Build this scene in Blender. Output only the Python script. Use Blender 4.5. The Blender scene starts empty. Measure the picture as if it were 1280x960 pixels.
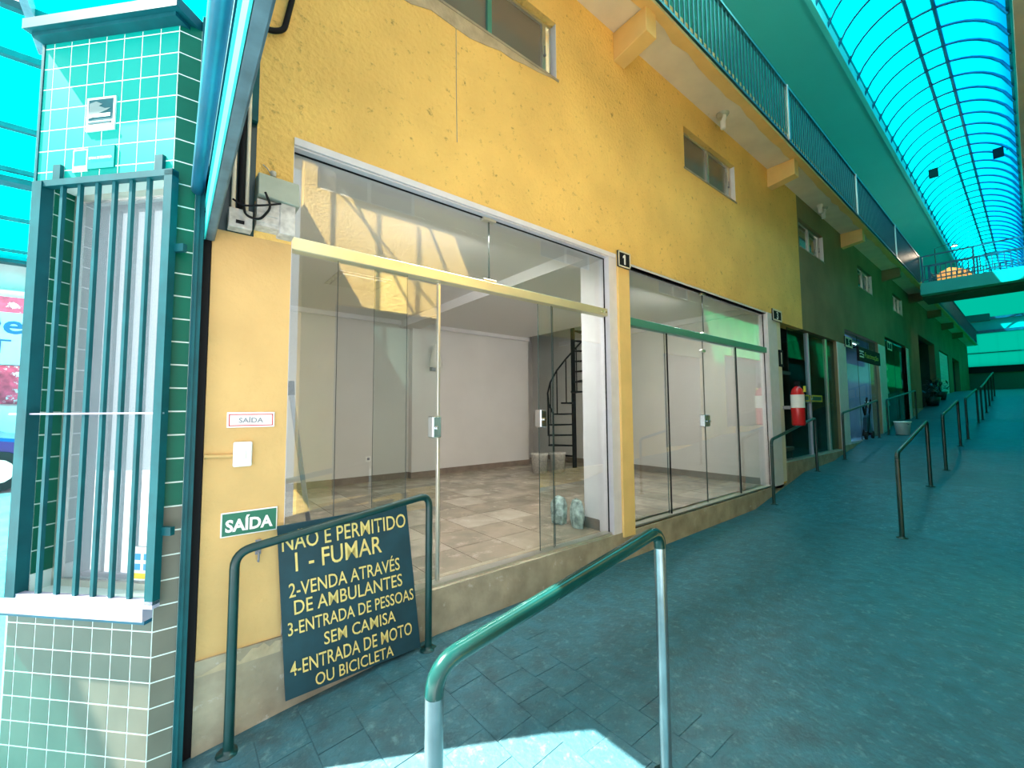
import bpy, bmesh, math, random
from mathutils import Vector, Matrix
random.seed(7)
H = 1.6                                   # camera height above datum; geometry below is written relative to the lens
scene = bpy.context.scene
COL = scene.collection
# ------------------------------------------------------------------ camera
cam_d = bpy.data.cameras.new('camera')
cam_d.sensor_width = 36.0
cam_d.lens = 527.6 / 1280 * 36.0
cam_d.clip_end = 300
cam = bpy.data.objects.new('camera', cam_d)
COL.objects.link(cam)
_yaw, _pit, _rol = 0.679512, 0.0640, -0.00677
_f = Vector((math.cos(_pit)*math.sin(_yaw), math.cos(_pit)*math.cos(_yaw), math.sin(_pit)))
_r = Vector((math.cos(_yaw), -math.sin(_yaw), 0)); _u = _r.cross(_f)
_r2 = math.cos(_rol)*_r + math.sin(_rol)*_u; _u2 = -math.sin(_rol)*_r + math.cos(_rol)*_u
M = Matrix((( _r2.x, _u2.x, -_f.x, 0), (_r2.y, _u2.y, -_f.y, 0), (_r2.z, _u2.z, -_f.z, H), (0, 0, 0, 1)))
cam.matrix_world = M
scene.camera = cam
# ------------------------------------------------------------------ sky and sun, exposure
SKY = 1.9; SUN = 36.0; EXPOSURE = 0.25
w = bpy.data.worlds.new('sky'); scene.world = w; w.use_nodes = True
nt = w.node_tree; nt.nodes.clear()
bg = nt.nodes.new('ShaderNodeBackground'); bg.inputs['Color'].default_value = (0.86, 0.94, 1.0, 1); bg.inputs['Strength'].default_value = SKY
out = nt.nodes.new('ShaderNodeOutputWorld'); nt.links.new(bg.outputs[0], out.inputs[0])
sd = bpy.data.lights.new('sun', 'SUN'); sd.energy = SUN; sd.angle = math.radians(0.53); sd.color = (1.0, 0.93, 0.84)
sun = bpy.data.objects.new('sun', sd); COL.objects.link(sun)
SV = Vector((-0.63, 0.435, 1.0)).normalized()
sun.rotation_mode = 'QUATERNION'; sun.rotation_quaternion = SV.to_track_quat('Z', 'Y'); sun.location = (-6, 6, 12)
vs = scene.view_settings
vs.view_transform = 'Standard'; vs.look = 'None'; vs.gamma = 1.0; vs.use_curve_mapping = False; vs.exposure = EXPOSURE
scene.cycles.use_denoising = True
scene.cycles.max_bounces = 12; scene.cycles.transparent_max_bounces = 24; scene.cycles.sample_clamp_indirect = 8.0
scene.cycles.diffuse_bounces = 6; scene.cycles.glossy_bounces = 4; scene.cycles.caustics_reflective = False; scene.cycles.caustics_refractive = False
# ------------------------------------------------------------------ materials
MATS = {}
def mat(name, col, rough=0.6, metal=0.0, var=0.0, scale=4.0, bump=0.0, bscale=60.0, stain=None, stain_scale=3.0, stain_lo=0.55, stain_hi=0.7, spec=0.5, emit=0):
    m = bpy.data.materials.new(name); m.use_nodes = True; t = m.node_tree; b = t.nodes['Principled BSDF']
    b.inputs['Base Color'].default_value = (*col, 1); b.inputs['Roughness'].default_value = rough; b.inputs['Metallic'].default_value = metal
    b.inputs['Specular IOR Level'].default_value = spec
    geo = t.nodes.new('ShaderNodeNewGeometry'); L = t.links
    last = None
    if var > 0:
        n = t.nodes.new('ShaderNodeTexNoise'); n.inputs['Scale'].default_value = scale; n.inputs['Detail'].default_value = 8; L.new(geo.outputs['Position'], n.inputs['Vector'])
        cr = t.nodes.new('ShaderNodeValToRGB'); cr.color_ramp.elements[0].position = 0.3; cr.color_ramp.elements[1].position = 0.7
        cr.color_ramp.elements[0].color = (*[c*(1-var) for c in col], 1); cr.color_ramp.elements[1].color = (*[min(1, c*(1+var*0.6)) for c in col], 1)
        L.new(n.outputs['Fac'], cr.inputs['Fac']); last = cr.outputs['Color']
    if stain:
        n = t.nodes.new('ShaderNodeTexNoise'); n.inputs['Scale'].default_value = stain_scale; n.inputs['Detail'].default_value = 12; n.inputs['Roughness'].default_value = 0.7
        L.new(geo.outputs['Position'], n.inputs['Vector'])
        mr = t.nodes.new('ShaderNodeMapRange'); mr.inputs['From Min'].default_value = stain_lo; mr.inputs['From Max'].default_value = stain_hi; L.new(n.outputs['Fac'], mr.inputs['Value'])
        mx = t.nodes.new('ShaderNodeMix'); mx.data_type = 'RGBA'; L.new(mr.outputs[0], mx.inputs[0])
        if last: L.new(last, mx.inputs[6])
        else: mx.inputs[6].default_value = (*col, 1)
        mx.inputs[7].default_value = (*stain, 1); last = mx.outputs[2]
    if last: L.new(last, b.inputs['Base Color'])
    if bump > 0:
        n = t.nodes.new('ShaderNodeTexNoise'); n.inputs['Scale'].default_value = bscale; n.inputs['Detail'].default_value = 6; L.new(geo.outputs['Position'], n.inputs['Vector'])
        bp = t.nodes.new('ShaderNodeBump'); bp.inputs['Strength'].default_value = bump; bp.inputs['Distance'].default_value = 0.02
        L.new(n.outputs['Fac'], bp.inputs['Height']); L.new(bp.outputs[0], b.inputs['Normal'])
    if emit:
        b.inputs['Emission Color'].default_value = (1, 0.96, 0.88, 1); b.inputs['Emission Strength'].default_value = emit
    MATS[name] = m; return m
def glass(name, tint, refl=1.0, opacity=0.0, dcol=(0.6, 0.62, 0.6), reflmin=0.0):
    m = bpy.data.materials.new(name); m.use_nodes = True; t = m.node_tree; t.nodes.clear(); L = t.links
    o = t.nodes.new('ShaderNodeOutputMaterial'); tr = t.nodes.new('ShaderNodeBsdfTransparent'); tr.inputs[0].default_value = (*tint, 1)
    base = tr.outputs[0]
    if opacity > 0:
        d = t.nodes.new('ShaderNodeBsdfDiffuse'); d.inputs[0].default_value = (*dcol, 1)
        mx = t.nodes.new('ShaderNodeMixShader'); mx.inputs[0].default_value = opacity; L.new(base, mx.inputs[1]); L.new(d.outputs[0], mx.inputs[2]); base = mx.outputs[0]
    g = t.nodes.new('ShaderNodeBsdfGlossy'); g.inputs['Roughness'].default_value = 0.0; g.inputs[0].default_value = (0.95, 1, 0.98, 1)
    ge = t.nodes.new('ShaderNodeNewGeometry'); vm = t.nodes.new('ShaderNodeVectorMath'); vm.operation = 'DOT_PRODUCT'; L.new(ge.outputs['Normal'], vm.inputs[0]); L.new(ge.outputs['Incoming'], vm.inputs[1])
    def mth(op, a, b=None, c=None, clamp=False):
        q = t.nodes.new('ShaderNodeMath'); q.operation = op; q.use_clamp = clamp
        for i_, v_ in enumerate((a, b, c)):
            if v_ is None: continue
            if isinstance(v_, (int, float)): q.inputs[i_].default_value = v_
            else: L.new(v_, q.inputs[i_])
        return q.outputs[0]
    inv = mth('SUBTRACT', 1.0, mth('ABSOLUTE', vm.outputs['Value']), clamp=True)      # Schlick reflectance, same from both sides
    sch = mth('MULTIPLY_ADD', mth('POWER', inv, 5.0), 0.96, 0.04)
    mu = t.nodes.new('ShaderNodeMath'); mu.operation = 'MULTIPLY_ADD'; mu.inputs[1].default_value = refl; mu.inputs[2].default_value = reflmin; mu.use_clamp = True; L.new(sch, mu.inputs[0])
    mx = t.nodes.new('ShaderNodeMixShader'); L.new(mu.outputs[0], mx.inputs[0]); L.new(base, mx.inputs[1]); L.new(g.outputs[0], mx.inputs[2]); L.new(mx.outputs[0], o.inputs[0])
    MATS[name] = m; return m
def sheet(name, col, clear, dim=1.0):
    m = bpy.data.materials.new(name); m.use_nodes = True; t = m.node_tree; t.nodes.clear(); L = t.links
    o = t.nodes.new('ShaderNodeOutputMaterial'); tr = t.nodes.new('ShaderNodeBsdfTransparent'); tr.inputs[0].default_value = (*col, 1)
    tl = t.nodes.new('ShaderNodeBsdfTranslucent'); tl.inputs[0].default_value = (*[c*dim for c in col], 1)
    mx = t.nodes.new('ShaderNodeMixShader'); mx.inputs[0].default_value = clear; L.new(tl.outputs[0], mx.inputs[1]); L.new(tr.outputs[0], mx.inputs[2]); L.new(mx.outputs[0], o.inputs[0])
    MATS[name] = m; return m
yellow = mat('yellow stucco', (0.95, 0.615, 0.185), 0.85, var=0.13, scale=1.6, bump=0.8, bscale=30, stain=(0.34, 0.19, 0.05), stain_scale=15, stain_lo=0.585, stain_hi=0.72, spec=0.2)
peach = mat('peach stucco', (0.68, 0.44, 0.18), 0.85, var=0.14, scale=2.5, bump=0.25, bscale=30, stain=(0.42, 0.27, 0.12), stain_scale=9, stain_lo=0.66, stain_hi=0.78, spec=0.2)
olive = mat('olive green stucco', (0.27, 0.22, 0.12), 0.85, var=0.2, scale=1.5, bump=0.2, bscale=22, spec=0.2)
bracketm = mat('bracket yellow', (0.88, 0.60, 0.22), 0.8, var=0.08, bump=0.1)
cream = mat('cream soffit', (0.82, 0.74, 0.58), 0.9, var=0.1, scale=3, bump=0.1, stain=(0.5, 0.38, 0.2), stain_scale=5, stain_lo=0.66, stain_hi=0.8)
plinthm = mat('plinth concrete', (0.40, 0.34, 0.24), 0.9, var=0.3, scale=6, bump=0.3, bscale=30, stain=(0.55, 0.50, 0.42), stain_scale=9, stain_lo=0.6, stain_hi=0.68)
greyplaster = mat('bare grey plaster', (0.52, 0.42, 0.27), 0.95, var=0.25, scale=9, bump=0.4, bscale=40)
floorm = mat('cyan tinted screed', (0.012, 0.115, 0.155), 0.42, var=0.35, scale=9, bump=0.35, bscale=38, stain=(0.10, 0.24, 0.26), stain_scale=20, stain_lo=0.54, stain_hi=0.72, spec=0.4)  # grey floor with the cyan roof light put into its base colour
def entrance_tint(m, worn, x0, x1):  # worn = red added toward the entrance, whiter light put into the colour
    t = m.node_tree; b = t.nodes['Principled BSDF']; L = t.links; src = b.inputs['Base Color'].links[0].from_socket
    g_ = t.nodes.new('ShaderNodeNewGeometry'); sx = t.nodes.new('ShaderNodeSeparateXYZ'); L.new(g_.outputs['Position'], sx.inputs[0])
    n = t.nodes.new('ShaderNodeTexNoise'); n.inputs['Scale'].default_value = 2.2; n.inputs['Detail'].default_value = 8; L.new(g_.outputs['Position'], n.inputs['Vector'])
    ad = t.nodes.new('ShaderNodeMath'); ad.operation = 'MULTIPLY_ADD'; ad.inputs[1].default_value = 2.2; L.new(n.outputs['Fac'], ad.inputs[0]); L.new(sx.outputs['X'], ad.inputs[2])
    mr = t.nodes.new('ShaderNodeMapRange'); mr.inputs['From Min'].default_value = x0+1.1; mr.inputs['From Max'].default_value = x1+1.1; mr.inputs['To Min'].default_value = 1; mr.inputs['To Max'].default_value = 0; L.new(ad.outputs[0], mr.inputs['Value'])
    mu = t.nodes.new('ShaderNodeMix'); mu.data_type = 'RGBA'; mu.blend_type = 'ADD'; L.new(mr.outputs[0], mu.inputs[0]); L.new(src, mu.inputs[6]); mu.inputs[7].default_value = (*worn, 1); L.new(mu.outputs[2], b.inputs['Base Color'])
entrance_tint(floorm, (0.034, 0.012, 0.0), 0.6, 4.2)
paverm = floorm
mat('worn blue grey paver', (0.075, 0.15, 0.19), 0.5, var=0.35, scale=11, bump=0.4, bscale=45, stain=(0.16, 0.25, 0.28), stain_scale=18, stain_lo=0.56, stain_hi=0.7)
asphalt = mat('pale street paving', (0.5, 0.48, 0.52), 0.9, var=0.2, scale=5)
white = mat('white paint', (0.80, 0.79, 0.80), 0.6, var=0.05, scale=6)
jambw = mat('lavender white jamb', (0.78, 0.75, 0.78), 0.6, var=0.06, scale=9)
inwall = mat('interior grey wall', (0.70, 0.685, 0.66), 0.8, var=0.04, scale=2)
inceil = mat('interior ceiling', (0.78, 0.77, 0.76), 0.9)
tilefl = [mat('shop floor tile %s' % n, c, 0.22, var=0.28, scale=3.5, stain=(0.66, 0.58, 0.47), stain_scale=5, stain_lo=0.55, stain_hi=0.75) for n, c in (('brown', (0.38, 0.33, 0.25)), ('sand', (0.46, 0.41, 0.32)), ('umber', (0.33, 0.28, 0.21)))]
groutd = mat('dark grout', (0.16, 0.14, 0.12), 0.9)
skirt = mat('brown skirting', (0.24, 0.19, 0.15), 0.5, var=0.2, scale=8)
alum = mat('brushed aluminium', (0.72, 0.70, 0.62), 0.32, 0.85)
brass = mat('gold anodised rail', (0.84, 0.77, 0.50), 0.35, 0.55, var=0.12, scale=3)
greenrail = mat('teal anodised rail', (0.10, 0.36, 0.28), 0.4, 0.3)
chrome = mat('chrome', (0.8, 0.82, 0.84), 0.12, 1.0)
edgeg = mat('dark glass edge', (0.03, 0.06, 0.055), 0.3)
darkgreen = mat('dark green enamel', (0.003, 0.042, 0.040), 0.3, var=0.25, scale=12)
wornrail = mat('worn green enamel', (0.004, 0.055, 0.048), 0.22, 0.25, var=0.3, scale=10, stain=(0.32, 0.42, 0.42), stain_scale=7, stain_lo=0.63, stain_hi=0.68)
steelp = mat('worn galvanised post', (0.20, 0.28, 0.30), 0.25, 0.75, var=0.3, scale=9)
balgreen = mat('balustrade green', (0.004, 0.055, 0.06), 0.35)
navy = mat('blue green steel', (0.01, 0.10, 0.17), 0.35, var=0.3, scale=6)
tealsoff = mat('pale green soffit', (0.10, 0.50, 0.46), 0.9, var=0.06, scale=0.6)
eavem = mat('eave fascia teal', (0.14, 0.62, 0.58), 0.8)
darkwall = mat('dark green wall', (0.05, 0.12, 0.09), 0.9)  # plain dark green for end wall, opposite upper wall and beams
black = mat('black', (0.012, 0.012, 0.014), 0.7, spec=0.15)
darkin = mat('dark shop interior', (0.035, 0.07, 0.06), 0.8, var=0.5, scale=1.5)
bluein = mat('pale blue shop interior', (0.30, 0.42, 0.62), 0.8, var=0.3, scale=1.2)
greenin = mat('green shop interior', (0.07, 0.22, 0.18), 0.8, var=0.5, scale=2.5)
tilet = mat('canopy tinted glazed tile', (0.0, 0.30, 0.245), 0.45, spec=0.15, var=0.06, scale=4)  # cyan canopy light put into the colour of the upper tiles
tiled = mat('green tinted glazed tile', (0.0, 0.11, 0.065), 0.35, spec=0.2, var=0.15, scale=5)  # same tiles on narrow face and reveal, green light tint put in
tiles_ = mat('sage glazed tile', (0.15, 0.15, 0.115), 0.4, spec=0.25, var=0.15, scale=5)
grout = mat('white grout', (0.72, 0.84, 0.78), 0.9)
cage = mat('teal enamel steel', (0.002, 0.085, 0.10), 0.45, spec=0.25, var=0.25, scale=9)
cagelt = mat('pale worn steel edge', (0.55, 0.52, 0.66), 0.4, 0.3)
beamgrey = mat('blue grey galvanised sheet', (0.13, 0.22, 0.27), 0.45, 0.5, var=0.3, scale=12, stain=(0.6, 0.6, 0.62), stain_scale=35, stain_lo=0.70, stain_hi=0.74)
beamcyan = mat('cyan enamel', (0.05, 0.75, 0.72), 0.3)
boxgrey = mat('grey green metal box', (0.42, 0.46, 0.38), 0.5, var=0.15, scale=9)
dirtyw = mat('dirty white plastic', (0.62, 0.60, 0.56), 0.5, var=0.3, scale=30)
signgreen = mat('sign green', (0.01, 0.15, 0.085), 0.4)
boardm = mat('board dark teal', (0.008, 0.050, 0.068), 0.6, var=0.25, scale=8, stain=(0.2, 0.27, 0.28), stain_scale=14, stain_lo=0.72, stain_hi=0.76)
letyel = mat('hand painted yellow', (0.80, 0.62, 0.20), 0.6, var=0.15, scale=25)
whitel = mat('sign white', (0.88, 0.88, 0.86), 0.5)
greyl = mat('sign grey lettering', (0.25, 0.25, 0.28), 0.5)
red = mat('fire red', (0.62, 0.015, 0.02), 0.25)
yel2 = mat('label yellow', (0.75, 0.62, 0.05), 0.5)
orange = mat('peach sunlit gap', (0.95, 0.42, 0.12), 0.8)
blueic = mat('icon blue', (0.05, 0.35, 0.72), 0.5)
postered = mat('poster red', (0.75, 0.06, 0.12), 0.6, var=0.6, scale=6, stain=(0.8, 0.6, 0.65), stain_scale=5, stain_lo=0.55, stain_hi=0.6)
paleblue = mat('pale blue sign', (0.45, 0.62, 0.95), 0.5)
teall = mat('sign teal lettering', (0.005, 0.09, 0.22), 0.5)
carpaint = mat('dark blue car paint', (0.03, 0.03, 0.16), 0.15, 0.3)
tyre = mat('rubber', (0.01, 0.01, 0.012), 0.8)
tubeglow = mat('added fill tube', (1, 1, 1), 0.5, emit=3)
glow = mat('lamp globe', (0.85, 0.84, 0.78), 0.3)
bagm = mat('crinkled clear film', (0.45, 0.60, 0.58), 0.18, 0.2, var=0.6, scale=22, bump=0.8, bscale=18)
winpane = glass('window pane', (0.55, 0.55, 0.53), 1.2, 0.72, (0.22, 0.20, 0.17))
clear = glass('clear glass', (0.955, 0.975, 0.965), 1.9)
clearb = glass('dark shop glass', (0.70, 0.86, 0.86), 0.22)
kioskg = glass('kiosk glass', (0.75, 0.85, 0.86), 1.5, 0.35, (0.62, 0.66, 0.70), 0.12)
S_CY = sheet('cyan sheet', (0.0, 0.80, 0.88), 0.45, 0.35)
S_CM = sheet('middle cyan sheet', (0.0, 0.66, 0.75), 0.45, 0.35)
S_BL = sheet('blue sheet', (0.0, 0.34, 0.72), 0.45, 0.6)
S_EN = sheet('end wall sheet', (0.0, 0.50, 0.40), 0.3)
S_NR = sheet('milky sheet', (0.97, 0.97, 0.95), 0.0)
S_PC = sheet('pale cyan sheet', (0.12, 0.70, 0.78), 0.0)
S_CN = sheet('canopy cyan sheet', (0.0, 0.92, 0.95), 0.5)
# ------------------------------------------------------------------ builders
def wloc(o):
    v = Vector((0, 0, 0))
    while o: v += o.location; o = o.parent
    return v
class MB:
    def __init__(s): s.v = []; s.f = []; s.mi = []; s.sm = []
    def add(s, vs, fs, mi=0, smooth=False):
        b = len(s.v); s.v += [tuple(p) for p in vs]; s.f += [tuple(b+i for i in f) for f in fs]; s.mi += [mi]*len(fs); s.sm += [smooth]*len(fs); return s
    def box(s, x0, x1, y0, y1, z0, z1, mi=0):
        return s.hexa([(x0,y0,z0),(x1,y0,z0),(x1,y1,z0),(x0,y1,z0),(x0,y0,z1),(x1,y0,z1),(x1,y1,z1),(x0,y1,z1)], mi)
    def hexa(s, p, mi=0): return s.add(p, [(0,3,2,1),(4,5,6,7),(0,1,5,4),(1,2,6,5),(2,3,7,6),(3,0,4,7)], mi)
    def obox(s, c, ax, ay, az, hx, hy, hz, mi=0):
        c = Vector(c); ax = Vector(ax).normalized(); ay = Vector(ay).normalized(); az = Vector(az).normalized()
        return s.hexa([c+ax*i*hx+ay*j*hy+az*k*hz for i, j, k in ((-1,-1,-1),(1,-1,-1),(1,1,-1),(-1,1,-1),(-1,-1,1),(1,-1,1),(1,1,1),(-1,1,1))], mi)
    def tube(s, pts, r, n=8, mi=0, caps=True, rs=None):
        P = [Vector(p) for p in pts]; m = len(P); T = []
        for i in range(m):
            a = P[max(0, i-1)]; b = P[min(m-1, i+1)]; T.append((b-a).normalized())
        up = Vector((0, 0, 1)) if abs(T[0].z) < 0.9 else Vector((1, 0, 0)); N = (up - T[0]*up.dot(T[0])).normalized()
        V = []
        for i in range(m):
            N = (N - T[i]*N.dot(T[i])).normalized(); B = T[i].cross(N); rr = rs[i] if rs else r
            V += [P[i] + (N*math.cos(2*math.pi*k/n) + B*math.sin(2*math.pi*k/n))*rr for k in range(n)]
        F = [(i*n+k, i*n+(k+1) % n, (i+1)*n+(k+1) % n, (i+1)*n+k) for i in range(m-1) for k in range(n)]
        s.add(V, F, mi, True)
        if caps: s.add(V[:n], [tuple(range(n))[::-1]], mi); s.add(V[-n:], [tuple(range(n))], mi)
        return s
    def lathe(s, c, prof, n=16, mi=0):
        c = Vector(c); V = [c+Vector((r*math.cos(2*math.pi*k/n), r*math.sin(2*math.pi*k/n), z)) for r, z in prof for k in range(n)]
        F = [(i*n+k, i*n+(k+1) % n, (i+1)*n+(k+1) % n, (i+1)*n+k) for i in range(len(prof)-1) for k in range(n)]
        return s.add(V, F, mi, True)
    def prism(s, poly, d, mi=0):
        d = Vector(d); P = [Vector(p) for p in poly]; n = len(P)
        return s.add(P+[p+d for p in P], [tuple(range(n))[::-1], tuple(range(n, 2*n))] + [(i, (i+1) % n, n+(i+1) % n, n+i) for i in range(n)], mi)
    def build(s, name, m, parent=None, loc=None, kind=None, label=None, cat=None, group=None, bevel=0):
        me = bpy.data.meshes.new(name)
        if loc is None: base = wloc(parent) if parent else Vector((0, 0, 0)); l = Vector((0, 0, 0))
        else: base = Vector(loc); l = base - (wloc(parent) if parent else Vector((0, 0, 0)))
        me.from_pydata([tuple(Vector(v)-base) for v in s.v], [], s.f)
        for mm in (m if isinstance(m, (list, tuple)) else [m]): me.materials.append(mm)
        me.polygons.foreach_set('material_index', s.mi); me.polygons.foreach_set('use_smooth', s.sm)
        bm = bmesh.new(); bm.from_mesh(me); bmesh.ops.recalc_face_normals(bm, faces=bm.faces)
        if bevel: bmesh.ops.bevel(bm, geom=bm.edges, offset=bevel, segments=1, affect='EDGES')
        bm.to_mesh(me); bm.free(); me.update()
        o = bpy.data.objects.new(name, me); o.location = l; COL.objects.link(o)
        if parent: o.parent = parent
        for k, v in (('kind', kind), ('label', label), ('category', cat), ('group', group)):
            if v: o[k] = v
        return o
def box(name, m, parent, *a, **k): return MB().box(*a).build(name, m, parent, **k)
def thing(name, label, cat, loc, group=None, kind=None):
    o = bpy.data.objects.new(name, None); o.location = loc; o.empty_display_size = 0.1; COL.objects.link(o)
    if label: o['label'] = label
    if cat: o['category'] = cat
    if group: o['group'] = group
    if kind: o['kind'] = kind
    return o
def struct(name, loc=(0, 0, 0)): return thing(name, None, None, loc, kind='structure')
def bend(pts, rad=0.06, n=5):
    P = [Vector(p) for p in pts]; R = [P[0]]
    for i in range(1, len(P)-1):
        a = (P[i-1]-P[i]); b = (P[i+1]-P[i]); r = min(rad, a.length*0.45, b.length*0.45); a.normalize(); b.normalize()
        p0 = P[i]+a*r; p1 = P[i]+b*r
        for k in range(n+1):
            t = k/n; R.append(p0*(1-t)**2 + P[i]*2*t*(1-t) + p1*t*t)
    R.append(P[-1]); return R
def wall_holes(mb, x0, x1, z0, z1, holes, ya, yb, mi=0):
    xs = sorted({x0, x1, *[h[0] for h in holes], *[h[1] for h in holes]}); zs = sorted({z0, z1, *[h[2] for h in holes], *[h[3] for h in holes]})
    xs = [x for x in xs if x0 <= x <= x1]; zs = [z for z in zs if z0 <= z <= z1]
    def solid(i, j):
        if i < 0 or j < 0 or i >= len(xs)-1 or j >= len(zs)-1: return False
        cx = (xs[i]+xs[i+1])/2; cz = (zs[j]+zs[j+1])/2
        return not any(h[0] < cx < h[1] and h[2] < cz < h[3] for h in holes)
    for i in range(len(xs)-1):
        for j in range(len(zs)-1):
            if not solid(i, j): continue
            a, b, c, d = xs[i], xs[i+1], zs[j], zs[j+1]
            mb.add([(a,ya,c),(b,ya,c),(b,ya,d),(a,ya,d)], [(0,1,2,3)], mi); mb.add([(a,yb,c),(b,yb,c),(b,yb,d),(a,yb,d)], [(3,2,1,0)], mi)
            if not solid(i-1, j): mb.add([(a,ya,c),(a,yb,c),(a,yb,d),(a,ya,d)], [(0,1,2,3)], mi)
            if not solid(i+1, j): mb.add([(b,ya,c),(b,yb,c),(b,yb,d),(b,ya,d)], [(3,2,1,0)], mi)
            if not solid(i, j-1): mb.add([(a,ya,c),(b,ya,c),(b,yb,c),(a,yb,c)], [(3,2,1,0)], mi)
            if not solid(i, j+1): mb.add([(a,ya,d),(b,ya,d),(b,yb,d),(a,yb,d)], [(0,1,2,3)], mi)
def text(name, s, m, parent, origin, xd, yd, width, height, bold=0.0, depth=0.0015, label=None, space=1.0):
    c = bpy.data.curves.new(name, 'FONT'); c.body = s; c.offset = bold; c.space_character = space; c.resolution_u = 3
    o = bpy.data.objects.new(name, c); COL.objects.link(o); dg = bpy.context.evaluated_depsgraph_get(); dg.update()
    me = bpy.data.meshes.new_from_object(o.evaluated_get(dg)); bpy.data.objects.remove(o); bpy.data.curves.remove(c)
    xs = [v.co.x for v in me.vertices]; ys = [v.co.y for v in me.vertices]; mnx, mxx = min(xs), max(xs); mxy = max(ys)
    cap = 0.72 if not any(ch in s for ch in 'ÃÉÍ') else 0.72
    xd = Vector(xd).normalized(); yd = Vector(yd).normalized(); nd = xd.cross(yd); base = wloc(parent)
    sx = width/(mxx-mnx); sy = height/cap
    for v in me.vertices: v.co = Vector(origin) + xd*(v.co.x-mnx)*sx + yd*v.co.y*sy + nd*depth - base
    me.materials.clear(); me.materials.append(m)
    o = bpy.data.objects.new(name, me); COL.objects.link(o); o.parent = parent
    if label: o['label'] = label
    return o
FP = [(-9,-2.35),(-3,-1.92),(0,-1.565),(0.14,-1.54),(0.5,-1.495),(1.35,-1.41),(6.2,-1.35),(8.2,-1.035),(9.8,-0.985),(12.2,-0.70),(13.8,-0.67),(16.5,-0.37),(18,-0.33),(20.5,0.0),(24,0.42),(30,0.80),(38.4,1.1)]
def fz(x):
    for (a, c), (b, d) in zip(FP, FP[1:]):
        if x <= b: return c+(d-c)*(x-a)/(b-a)
    return FP[-1][1]
# ================================================================== STRUCTURE
YF = 2.47
# corridor floor and pavers
fl = struct('floor')
m = MB(); xs = [p[0] for p in FP if p[0] >= -3]
for a, b in zip(xs, xs[1:]):
    m.add([(a,-0.6,fz(a)),(b,-0.6,fz(b)),(b,2.5,fz(b)),(a,2.5,fz(a)),(a,-0.6,fz(a)-.3),(b,-0.6,fz(b)-.3),(b,2.5,fz(b)-.3),(a,2.5,fz(a)-.3)], [(0,1,2,3),(4,7,6,5),(0,4,5,1),(3,2,6,7)])
m.build('ramp_surface', floorm, fl)
rp = random.Random(3)
x = -0.25; i = 0
while x < 1.75:
    y = 2.44 - (0.1 if i % 2 else 0)
    while y > 1.0:
        dz = rp.uniform(0.002, 0.0045)
        a, b, c, d = x+.0015, x+.1985, max(y-.1985, .9), y-.0015
        z0, z1 = fz(a)+dz, fz(b)+dz
        MB().hexa([(a,c,z0-.02),(b,c,z1-.02),(b,d,z1-.02),(a,d,z0-.02),(a,c,z0),(b,c,z1),(b,d,z1),(a,d,z0)]).build('paver', paverm, fl)
        y -= 0.2
    x += 0.2; i += 1
# street ground
g = struct('street_ground')
m = MB(); m.add([(-16,-6,-2.05),(-3,-6,-2.05),(-3,2.6,-1.93),(-16,2.6,-1.95)], [(0,1,2,3)])
m.add([(-3,-6,-1.96),(-.2,-6,-1.65),(-.2,2.6,-1.62),(-3,2.6,-1.93)], [(0,1,2,3)])
m.add([(-16,2.6,-1.95),(-.2,2.6,-1.75),(-.2,7.5,-1.65),(-16,7.5,-1.65)], [(0,1,2,3)])
m.add([(-16,7.5,-1.65),(0,7.5,-1.65),(0,9.5,-1.2),(-16,9.5,-1.2)], [(0,1,2,3)]); m.add([(-16,9.5,-1.2),(0,9.5,-1.2),(0,13,-1.1),(-16,13,-1.1)], [(0,1,2,3)])
m.build('pavement', asphalt, g)
# facade
holes = [(.475,3.28,-1.13,1.46),(3.46,6.93,-1.13,1.46),(7.42,10.45,-.83,1.38),(11.1,14.1,-.74,1.70),(14.95,17.9,-.62,1.95),(20.4,24.2,.0,2.6),(25.5,28.5,.5,2.5),(30,33,.7,2.5)]
wins = [(1.15,2.52),(4.66,6.03),(8.56,9.94),(12.5,13.9),(16.4,17.8)]
wf = struct('wall_front')
hw = holes + [(a,b,2.88,3.40) for a, b in wins]
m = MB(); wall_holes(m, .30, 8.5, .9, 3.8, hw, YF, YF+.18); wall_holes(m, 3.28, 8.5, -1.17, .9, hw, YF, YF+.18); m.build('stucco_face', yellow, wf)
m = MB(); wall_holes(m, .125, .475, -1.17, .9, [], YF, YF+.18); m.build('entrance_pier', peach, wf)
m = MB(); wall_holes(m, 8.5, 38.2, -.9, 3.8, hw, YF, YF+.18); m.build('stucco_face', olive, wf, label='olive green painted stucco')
# plinth follows the ramp
m = MB()
for a, b, t0 in [(.125,3.46,-1.13),(3.46,7.42,-1.13),(7.42,10.5,-.83),(10.5,14.9,-.74),(14.9,18.4,-.58),(18.4,20.4,.0)]:
    n = max(2, int((b-a)/.25))
    for k in range(n):
        p, q = a+(b-a)*k/n, a+(b-a)*(k+1)/n
        m.hexa([(p,YF-.012,fz(p)-.1),(q,YF-.012,fz(q)-.1),(q,YF+.2,fz(q)-.1),(p,YF+.2,fz(p)-.1),(p,YF-.012,t0),(q,YF-.012,t0),(q,YF+.2,t0),(p,YF+.2,t0)])
m.build('plinth', plinthm, wf, label='stained concrete plinth')
m = MB()      # ragged edge of bare plaster low on the entrance pier
rp2 = random.Random(5); prev = -1.19
for k in range(14):
    p = .126+.0248*k; zt = -1.13 - .0 + (-.07+.005*k) + rp2.uniform(-.02,.02)
    m.hexa([(p,YF-.013,-1.2),(p+.0248,YF-.013,-1.2),(p+.0248,YF,-1.2),(p,YF,-1.2),(p,YF-.013,prev),(p+.0248,YF-.013,zt),(p+.0248,YF,zt),(p,YF,prev)]); prev = zt
m.build('bare_plaster_edge', greyplaster, wf)
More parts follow.
